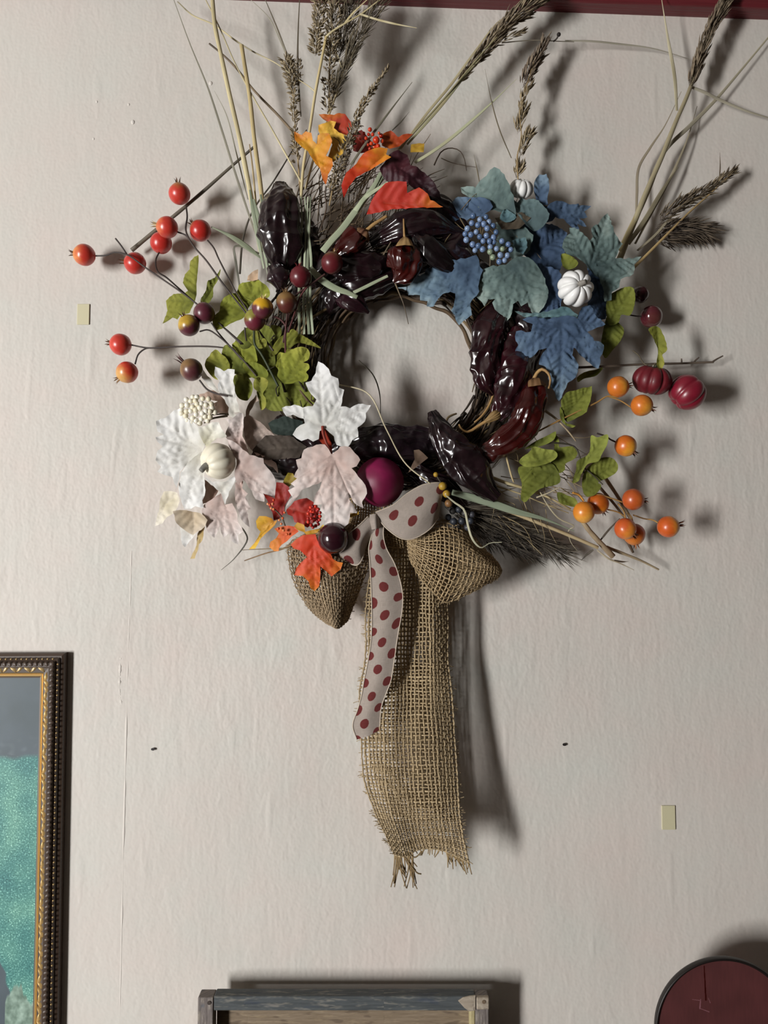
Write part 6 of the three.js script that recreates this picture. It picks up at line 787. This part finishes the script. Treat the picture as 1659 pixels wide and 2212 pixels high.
// ---- autumn leaves beside the bow
{
  const t = thing('leaf_spray', 'spray of red orange and yellow leaves between the white leaves and burlap', 'leaf spray', P(620, 1140, 0.06));
  const L = (cols, z, c, pts, x = {}) => leaf(t, d3(pts), one(d3, c[0], c[1]), z, { ...AUT, cols, ...x });
  L(['#8a7c22', '#97862a'], 0.066, [800, 300], [[750, 270], [790, 200], [840, 205], [862, 240], [922, 260], [850, 302], [790, 362], [735, 322]]);
  L(['#9a2018', '#861a14'], 0.072, [760, 500], [[530, 418], [600, 450], [652, 470], [668, 300], [740, 308], [800, 350], [822, 440], [762, 540], [742, 640], [692, 692], [640, 702], [630, 620], [590, 562], [578, 500]]);
  L(['#a82a1c', '#98221a'], 0.076, [900, 600], [[765, 570], [840, 508], [920, 480], [992, 468], [1100, 540], [1120, 680], [1000, 780], [920, 742], [860, 722], [842, 662], [790, 642]]);
  L(['#c88428', '#d8a830', '#e0b840'], 0.086, [680, 700], [[490, 658], [560, 660], [620, 680], [640, 712], [682, 698], [652, 752], [600, 802], [562, 832], [500, 892], [440, 1002], [368, 1006], [430, 940], [470, 880], [497, 820], [460, 780], [453, 710]], { tilt: [0.2, 0], fold: 0.3, label: 'yellow twisted leaf' });
  L(['#c83f1c', '#d5621e', '#de8a30'], 0.088, [860, 790], [[640, 790], [700, 770], [790, 758], [862, 770], [905, 820], [830, 872], [780, 922], [720, 962], [692, 1002], [692, 1028], [640, 1027], [588, 982], [600, 930], [662, 890], [692, 840]], { tilt: [0.15, 0], label: 'orange curled leaf' });
  L(['#d09a2c', '#b8861f'], 0.092, [960, 800], [[855, 765], [890, 722], [962, 750], [972, 822], [1050, 802], [1132, 790], [1102, 832], [1040, 852], [988, 858], [955, 825], [888, 802]], { label: 'yellow curled leaf edge' });
  L(['#c9a030', '#d8b84a'], 0.09, [1150, 780], [[1130, 780], [1160, 745], [1200, 790], [1190, 825], [1140, 820]]);
  L(['#c9a030', '#b58f2c'], 0.088, [1480, 640], [[1440, 640], [1500, 625], [1540, 600], [1535, 640], [1480, 665], [1440, 672]]);
  L(['#d23a1c', '#cf421e', '#d4561f', '#e0882c'], 0.1, [1060, 960], [[818, 960], [880, 900], [950, 860], [1082, 848], [1105, 920], [1142, 1000], [1190, 1040], [1242, 1060], [1262, 1110], [1310, 1140], [1368, 1150], [1342, 1222], [1292, 1260], [1245, 1298], [1190, 1240], [1128, 1188], [1128, 1280], [1112, 1402], [1060, 1455], [1018, 1420], [1000, 1350], [940, 1290], [848, 1282], [870, 1210], [920, 1150], [992, 1090], [920, 1020], [850, 1000]], { curl: -0.25, tilt: [0, 0.1], label: 'large red orange leaf' });
}
// ---- burlap bow
const BU = '#b39d7a', BU2 = '#8a7558';
{
  const t = thing('burlap_bow', 'frayed burlap bow with two loops and a long hanging tail', 'bow', P(820, 1150, 0.05));
  const S1 = patch([c8([[470, 470, 0.05], [530, 480, 0.06], [600, 500, 0.06], [660, 520, 0.055]]), c8([[200, 575, 0.04], [340, 560, 0.074], [520, 590, 0.078], [660, 640, 0.055]]), c8([[178, 690, 0.036], [300, 710, 0.08], [470, 760, 0.082], [640, 740, 0.05]]), c8([[220, 850, 0.036], [330, 870, 0.076], [470, 900, 0.078], [590, 880, 0.046]]), c8([[310, 990, 0.036], [380, 1000, 0.066], [470, 1010, 0.068], [548, 990, 0.044]]), c8([[395, 1062, 0.036], [430, 1080, 0.056], [470, 1097, 0.056], [525, 1055, 0.042]])]);
  part(t, 'loop', weaveGeo(S1, 24, 30, 0.00092, '#a08c70', '#7a6850', { fuzz: 120 }), M.burlap, 'brown burlap loop', 'stuff');
  const S1b = patch([c8([[470, 480, 0.04], [560, 500, 0.035], [650, 530, 0.035]]), c8([[210, 620, 0.03], [420, 640, 0.022], [650, 700, 0.03]]), c8([[240, 860, 0.03], [420, 880, 0.022], [600, 860, 0.03]]), c8([[395, 1055, 0.034], [460, 1070, 0.03], [525, 1050, 0.036]])]);
  part(t, 'loop_back', weaveGeo(S1b, 20, 28, 0.00092, '#a08c70', '#7a6850', {}), M.burlap, null, 'stuff');
  const S2 = patch([c8([[880, 520, 0.055], [885, 570, 0.06], [890, 620, 0.06], [900, 690, 0.05]]), c8([[990, 495, 0.056], [1000, 590, 0.075], [990, 690, 0.074], [960, 790, 0.05]]), c8([[1090, 455, 0.05], [1100, 590, 0.084], [1090, 740, 0.082], [1040, 880, 0.05]]), c8([[1200, 478, 0.046], [1220, 620, 0.084], [1200, 780, 0.08], [1120, 942, 0.046]]), c8([[1310, 590, 0.044], [1330, 680, 0.072], [1320, 780, 0.07], [1265, 885, 0.044]]), c8([[1390, 672, 0.042], [1408, 715, 0.056], [1412, 765, 0.056], [1390, 815, 0.042]]), c8([[1428, 715, 0.042], [1440, 738, 0.048], [1446, 758, 0.048], [1432, 790, 0.042]])]);
  part(t, 'loop', weaveGeo(S2, 20, 26, 0.00084, BU, '#907a58', { fuzz: 90 }), M.burlap, 'tan burlap loop', 'stuff');
  const S2b = patch([c8([[900, 560, 0.04], [900, 620, 0.036], [905, 680, 0.036]]), c8([[1100, 500, 0.036], [1090, 680, 0.026], [1050, 850, 0.036]]), c8([[1250, 560, 0.034], [1240, 720, 0.026], [1190, 890, 0.036]]), c8([[1428, 720, 0.04], [1435, 755, 0.036], [1425, 785, 0.04]])]);
  part(t, 'loop_back', weaveGeo(S2b, 18, 25, 0.00084, BU, '#907a58', {}), M.burlap, null, 'stuff');
  const ST = patch(([[[822, 1150, 0.05], [850, 1150, 0.056], [880, 1152, 0.05], [905, 1155, 0.052], [928, 1160, 0.046]], [[800, 1240, 0.045], [842, 1240, 0.054], [885, 1240, 0.04], [925, 1240, 0.05], [952, 1240, 0.04]], [[790, 1320, 0.042], [838, 1320, 0.052], [882, 1320, 0.036], [928, 1320, 0.048], [966, 1320, 0.036]], [[789, 1420, 0.04], [835, 1420, 0.048], [880, 1420, 0.035], [930, 1420, 0.044], [967, 1420, 0.034]], [[776, 1500, 0.038], [830, 1500, 0.044], [880, 1500, 0.036], [930, 1500, 0.042], [976, 1500, 0.032]], [[780, 1590, 0.034], [830, 1590, 0.042], [880, 1590, 0.038], [935, 1590, 0.042], [982, 1590, 0.03]], [[786, 1680, 0.034], [834, 1680, 0.044], [885, 1680, 0.04], [940, 1680, 0.042], [988, 1680, 0.03]], [[808, 1750, 0.044], [846, 1756, 0.046], [892, 1755, 0.04], [946, 1755, 0.04], [992, 1750, 0.032]], [[832, 1802, 0.05], [862, 1806, 0.046], [898, 1800, 0.038], [952, 1800, 0.038], [1000, 1805, 0.036]], [[852, 1846, 0.05], [876, 1850, 0.044], [908, 1834, 0.038], [958, 1838, 0.038], [1012, 1862, 0.038]]]).map((r) => r.map(([x, y, z]) => [x, y, z + 0.02 * sm(1300, 1850, y)])));
  part(t, 'tail', weaveGeo(ST, 24, 92, 0.00092, '#b4a07e', '#8f7c5e', { fray: true, fuzz: 260 }), M.burlap, 'long tan burlap tail', 'stuff');
  const ST2 = patch([[[830, 1160, 0.03], [880, 1165, 0.028], [925, 1170, 0.03]], [[798, 1320, 0.028], [875, 1320, 0.022], [955, 1320, 0.026]], [[800, 1500, 0.026], [880, 1500, 0.022], [966, 1500, 0.022]], [[800, 1640, 0.024], [885, 1640, 0.022], [976, 1640, 0.02]], [[850, 1760, 0.026], [900, 1770, 0.024], [984, 1770, 0.022]]]);
  part(t, 'tail_back', weaveGeo(ST2, 21, 74, 0.0009, '#b4a07e', '#8f7c5e', {}), M.burlap, null, 'stuff');
  const SG = patch([c8([[500, 330, 0.04], [590, 320, 0.05], [670, 320, 0.05], [760, 340, 0.05], [840, 390, 0.045]]), c8([[520, 440, 0.05], [590, 420, 0.062], [670, 430, 0.066], [760, 450, 0.062], [830, 500, 0.052]]), c8([[500, 520, 0.05], [580, 490, 0.066], [670, 500, 0.062], [760, 520, 0.068], [850, 560, 0.052]]), c8([[540, 600, 0.05], [600, 580, 0.06], [680, 590, 0.056], [770, 610, 0.062], [860, 620, 0.05]])]);
  part(t, 'gather', weaveGeo(SG, 20, 18, 0.00086, BU, '#907a58', {}), M.burlap, 'gathered middle of the bow', 'stuff');
  const fr = []; // frayed ends
  for (let i = 0; i < 30; i++) { const x = rr(852, 892), y = rr(1838, 1852), L = rr(25, 76), dx = rr(-14, 22); fr.push(stemGeo([[x, y, 0.062], [x + dx * 0.3, y + L * 0.5, 0.061], [x + dx, y + L, rr(0.055, 0.065)]], 3.4, 2.4, '#9a8460', '#6b573a', 5, 1, 8)); }
  for (let i = 0; i < 22; i++) { const x = rr(962, 1014), y = 1838 + (x - 958) * 0.42, L = rr(10, 34), dx = rr(-4, 12); fr.push(stemGeo([[x, y, 0.054], [x + dx * 0.4, y + L * 0.5, 0.054], [x + dx, y + L, rr(0.05, 0.058)]], 3.2, 2.2, '#a8916a', '#75603e', 5, 1, 8)); }
  for (let i = 0; i < 14; i++) { const x = rr(896, 960), y = rr(1828, 1838), L = rr(6, 22), dx = rr(-10, 10); fr.push(stemGeo([[x, y, 0.054], [x + dx * 0.4, y + L * 0.5, 0.054], [x + dx, y + L, 0.054]], 3, 2, '#a8916a', '#75603e', 5, 1, 8)); }
  fr.push(stemGeo([[872, 1845, 0.062], [888, 1870, 0.062], [902, 1886, 0.061], [910, 1888, 0.06]], 3.4, 3, '#6b573a', '#84704c', 5), stemGeo([[880, 1840, 0.062], [896, 1852, 0.064], [912, 1838, 0.062]], 3.2, 3, '#7a6648', '#84704c', 5));
  part(t, 'fringe', mergeGeometries(fr), M.burlap, 'loose frayed threads', 'stuff');
}
// ---- polka dot ribbon bow
{
  const t = thing('ribbon_bow', 'beige linen ribbon bow printed with dark red polka dots', 'bow', P(812, 1125, 0.08));
  const linen = (dots, w, h) => dataTex(w, h, (x, y) => { const u = (x + 0.5) / w, v = (y + 0.5) / h, n = noise(x / 2.4, y / 26, 3) + noise(x / 26, y / 2.4, 7) + 0.6 * noise(x / 60, y / 60, 5); let c = [186 + 11 * n, 173 + 11 * n, 162 + 11 * n]; for (const d of dots) { const q = Math.hypot((u - d[0]) * d[2], (v - d[1]) * d[3]); const k = 1 - sm(0.94, 1.03, q + 0.05 * noise(x / 9, y / 9)); if (k > 0) c = c.map((e, i) => lerp(e, [116, 44, 42][i] + 6 * n, k)); } return c.map((e) => clamp(e, 0, 255)); }, true);
  const lb = dataTex(256, 256, (x, y) => 0.5 + 0.35 * Math.sin(x * Math.PI / 3) * Math.sin(y * Math.PI / 3) + 0.3 * wrapN(x, y, 256, 30), false, 3, 12);
  const mk = (tex) => { tex.wrapS = tex.wrapT = THREE.ClampToEdgeWrapping; return phys({ map: tex, bumpMap: lb, bumpScale: 0.0002, roughness: 0.85, side: D2, sheen: 0.3, sheenRoughness: 0.6 }); };
  const edge = (S, u, name) => { const pts = []; for (let i = 0; i <= 40; i++) pts.push(S(u, i / 40)); const A = col('#c4b6a4'); return sweep(new THREE.CatmullRomCurve3(pts), 90, 5, () => 0.00055, () => 1, () => [A.r, A.g, A.b]); };
  const lay = (S, nu, nv, tex, name) => { const p = part(t, name, sheetGeo(S, nu, nv), mk(tex)); for (const u of [0, 1]) part(p, 'edge_cord', edge(S, u), M.grass); };
  // hanging tail
  const dots = []; for (let k = -1; k < 10; k++) { const v = 0.18 + k * 0.1265; dots.push([0.42, v, 6.2, 1 / 0.0225], [0.86, v + 0.062, 6.2, 1 / 0.0225], [0.03, v + 0.066, 6.2, 1 / 0.0225]); }
  const A = c8([[690, 440], [672, 540], [655, 620], [662, 720], [670, 880], [673, 1050], [667, 1180], [650, 1290]]).concat(d1([[352, 240], [335, 340], [308, 440], [272, 552], [302, 655]]));
  const B = c8([[748, 455], [742, 540], [760, 620], [812, 720], [852, 860], [855, 980], [828, 1140], [808, 1280]]).concat(d1([[548, 225], [510, 330], [478, 420], [470, 500], [466, 585]]));
  const zt = [0.07, 0.078, 0.082, 0.082, 0.078, 0.072, 0.068, 0.064, 0.062, 0.06, 0.058, 0.06, 0.053], zr = [0.075, 0.08, 0.076, 0.072, 0.07, 0.066, 0.064, 0.06, 0.058, 0.056, 0.055, 0.053, 0.051];
  const S = patch(A.map((a, i) => { const b = B[i]; return [[a[0], a[1], zt[i]], [lerp(a[0], b[0], 0.5), lerp(a[1], b[1], 0.5) + 3, (zt[i] + zr[i]) / 2 + 0.005], [b[0], b[1], zr[i]]]; }));
  lay(S, 14, 130, linen(dots, 128, 1024), 'tail');
  const SR = patch([c8([[695, 405, 0.082], [700, 420, 0.085], [705, 436, 0.082]]), c8([[800, 360, 0.084], [790, 430, 0.094], [765, 505, 0.086]]), c8([[885, 292, 0.08], [880, 410, 0.098], [850, 562, 0.088]]), c8([[975, 242, 0.078], [970, 390, 0.098], [930, 560, 0.086]]), c8([[1055, 228, 0.074], [1050, 350, 0.09], [1020, 505, 0.08]]), c8([[1112, 230, 0.066], [1088, 335, 0.08], [1070, 435, 0.072]])]);
  lay(SR, 16, 40, linen([[0.46, 0.25, 5.3, 15], [0.32, 0.6, 10, 15], [0.67, 0.54, 10, 15], [0.2, 0.94, 8.5, 15], [0.6, 0.87, 9.5, 15]], 256, 384), 'loop');
  const SL = patch([c8([[650, 430, 0.08], [672, 470, 0.082], [690, 520, 0.078]]), c8([[600, 480, 0.086], [625, 540, 0.09], [640, 600, 0.076]]), c8([[540, 530, 0.09], [580, 610, 0.094], [612, 690, 0.08]]), c8([[480, 590, 0.088], [530, 650, 0.09], [578, 722, 0.08]]), c8([[428, 655, 0.08], [480, 680, 0.08], [520, 700, 0.074]])]);
  lay(SL, 14, 30, linen([[0.2, 0.44, 4.6, 10], [0.75, 0.86, 4.6, 10]], 192, 256), 'loop');
  const K = patch([c8([[660, 420, 0.078], [690, 415, 0.088], [725, 425, 0.078]]), c8([[655, 460, 0.08], [690, 455, 0.094], [730, 455, 0.08]]), c8([[665, 510, 0.078], [695, 505, 0.09], [730, 495, 0.078]])]);
  part(t, 'knot', sheetGeo(K, 14, 14), mk(linen([], 64, 64)), 'pinched ribbon knot');
}
renderer.render(scene, camera);
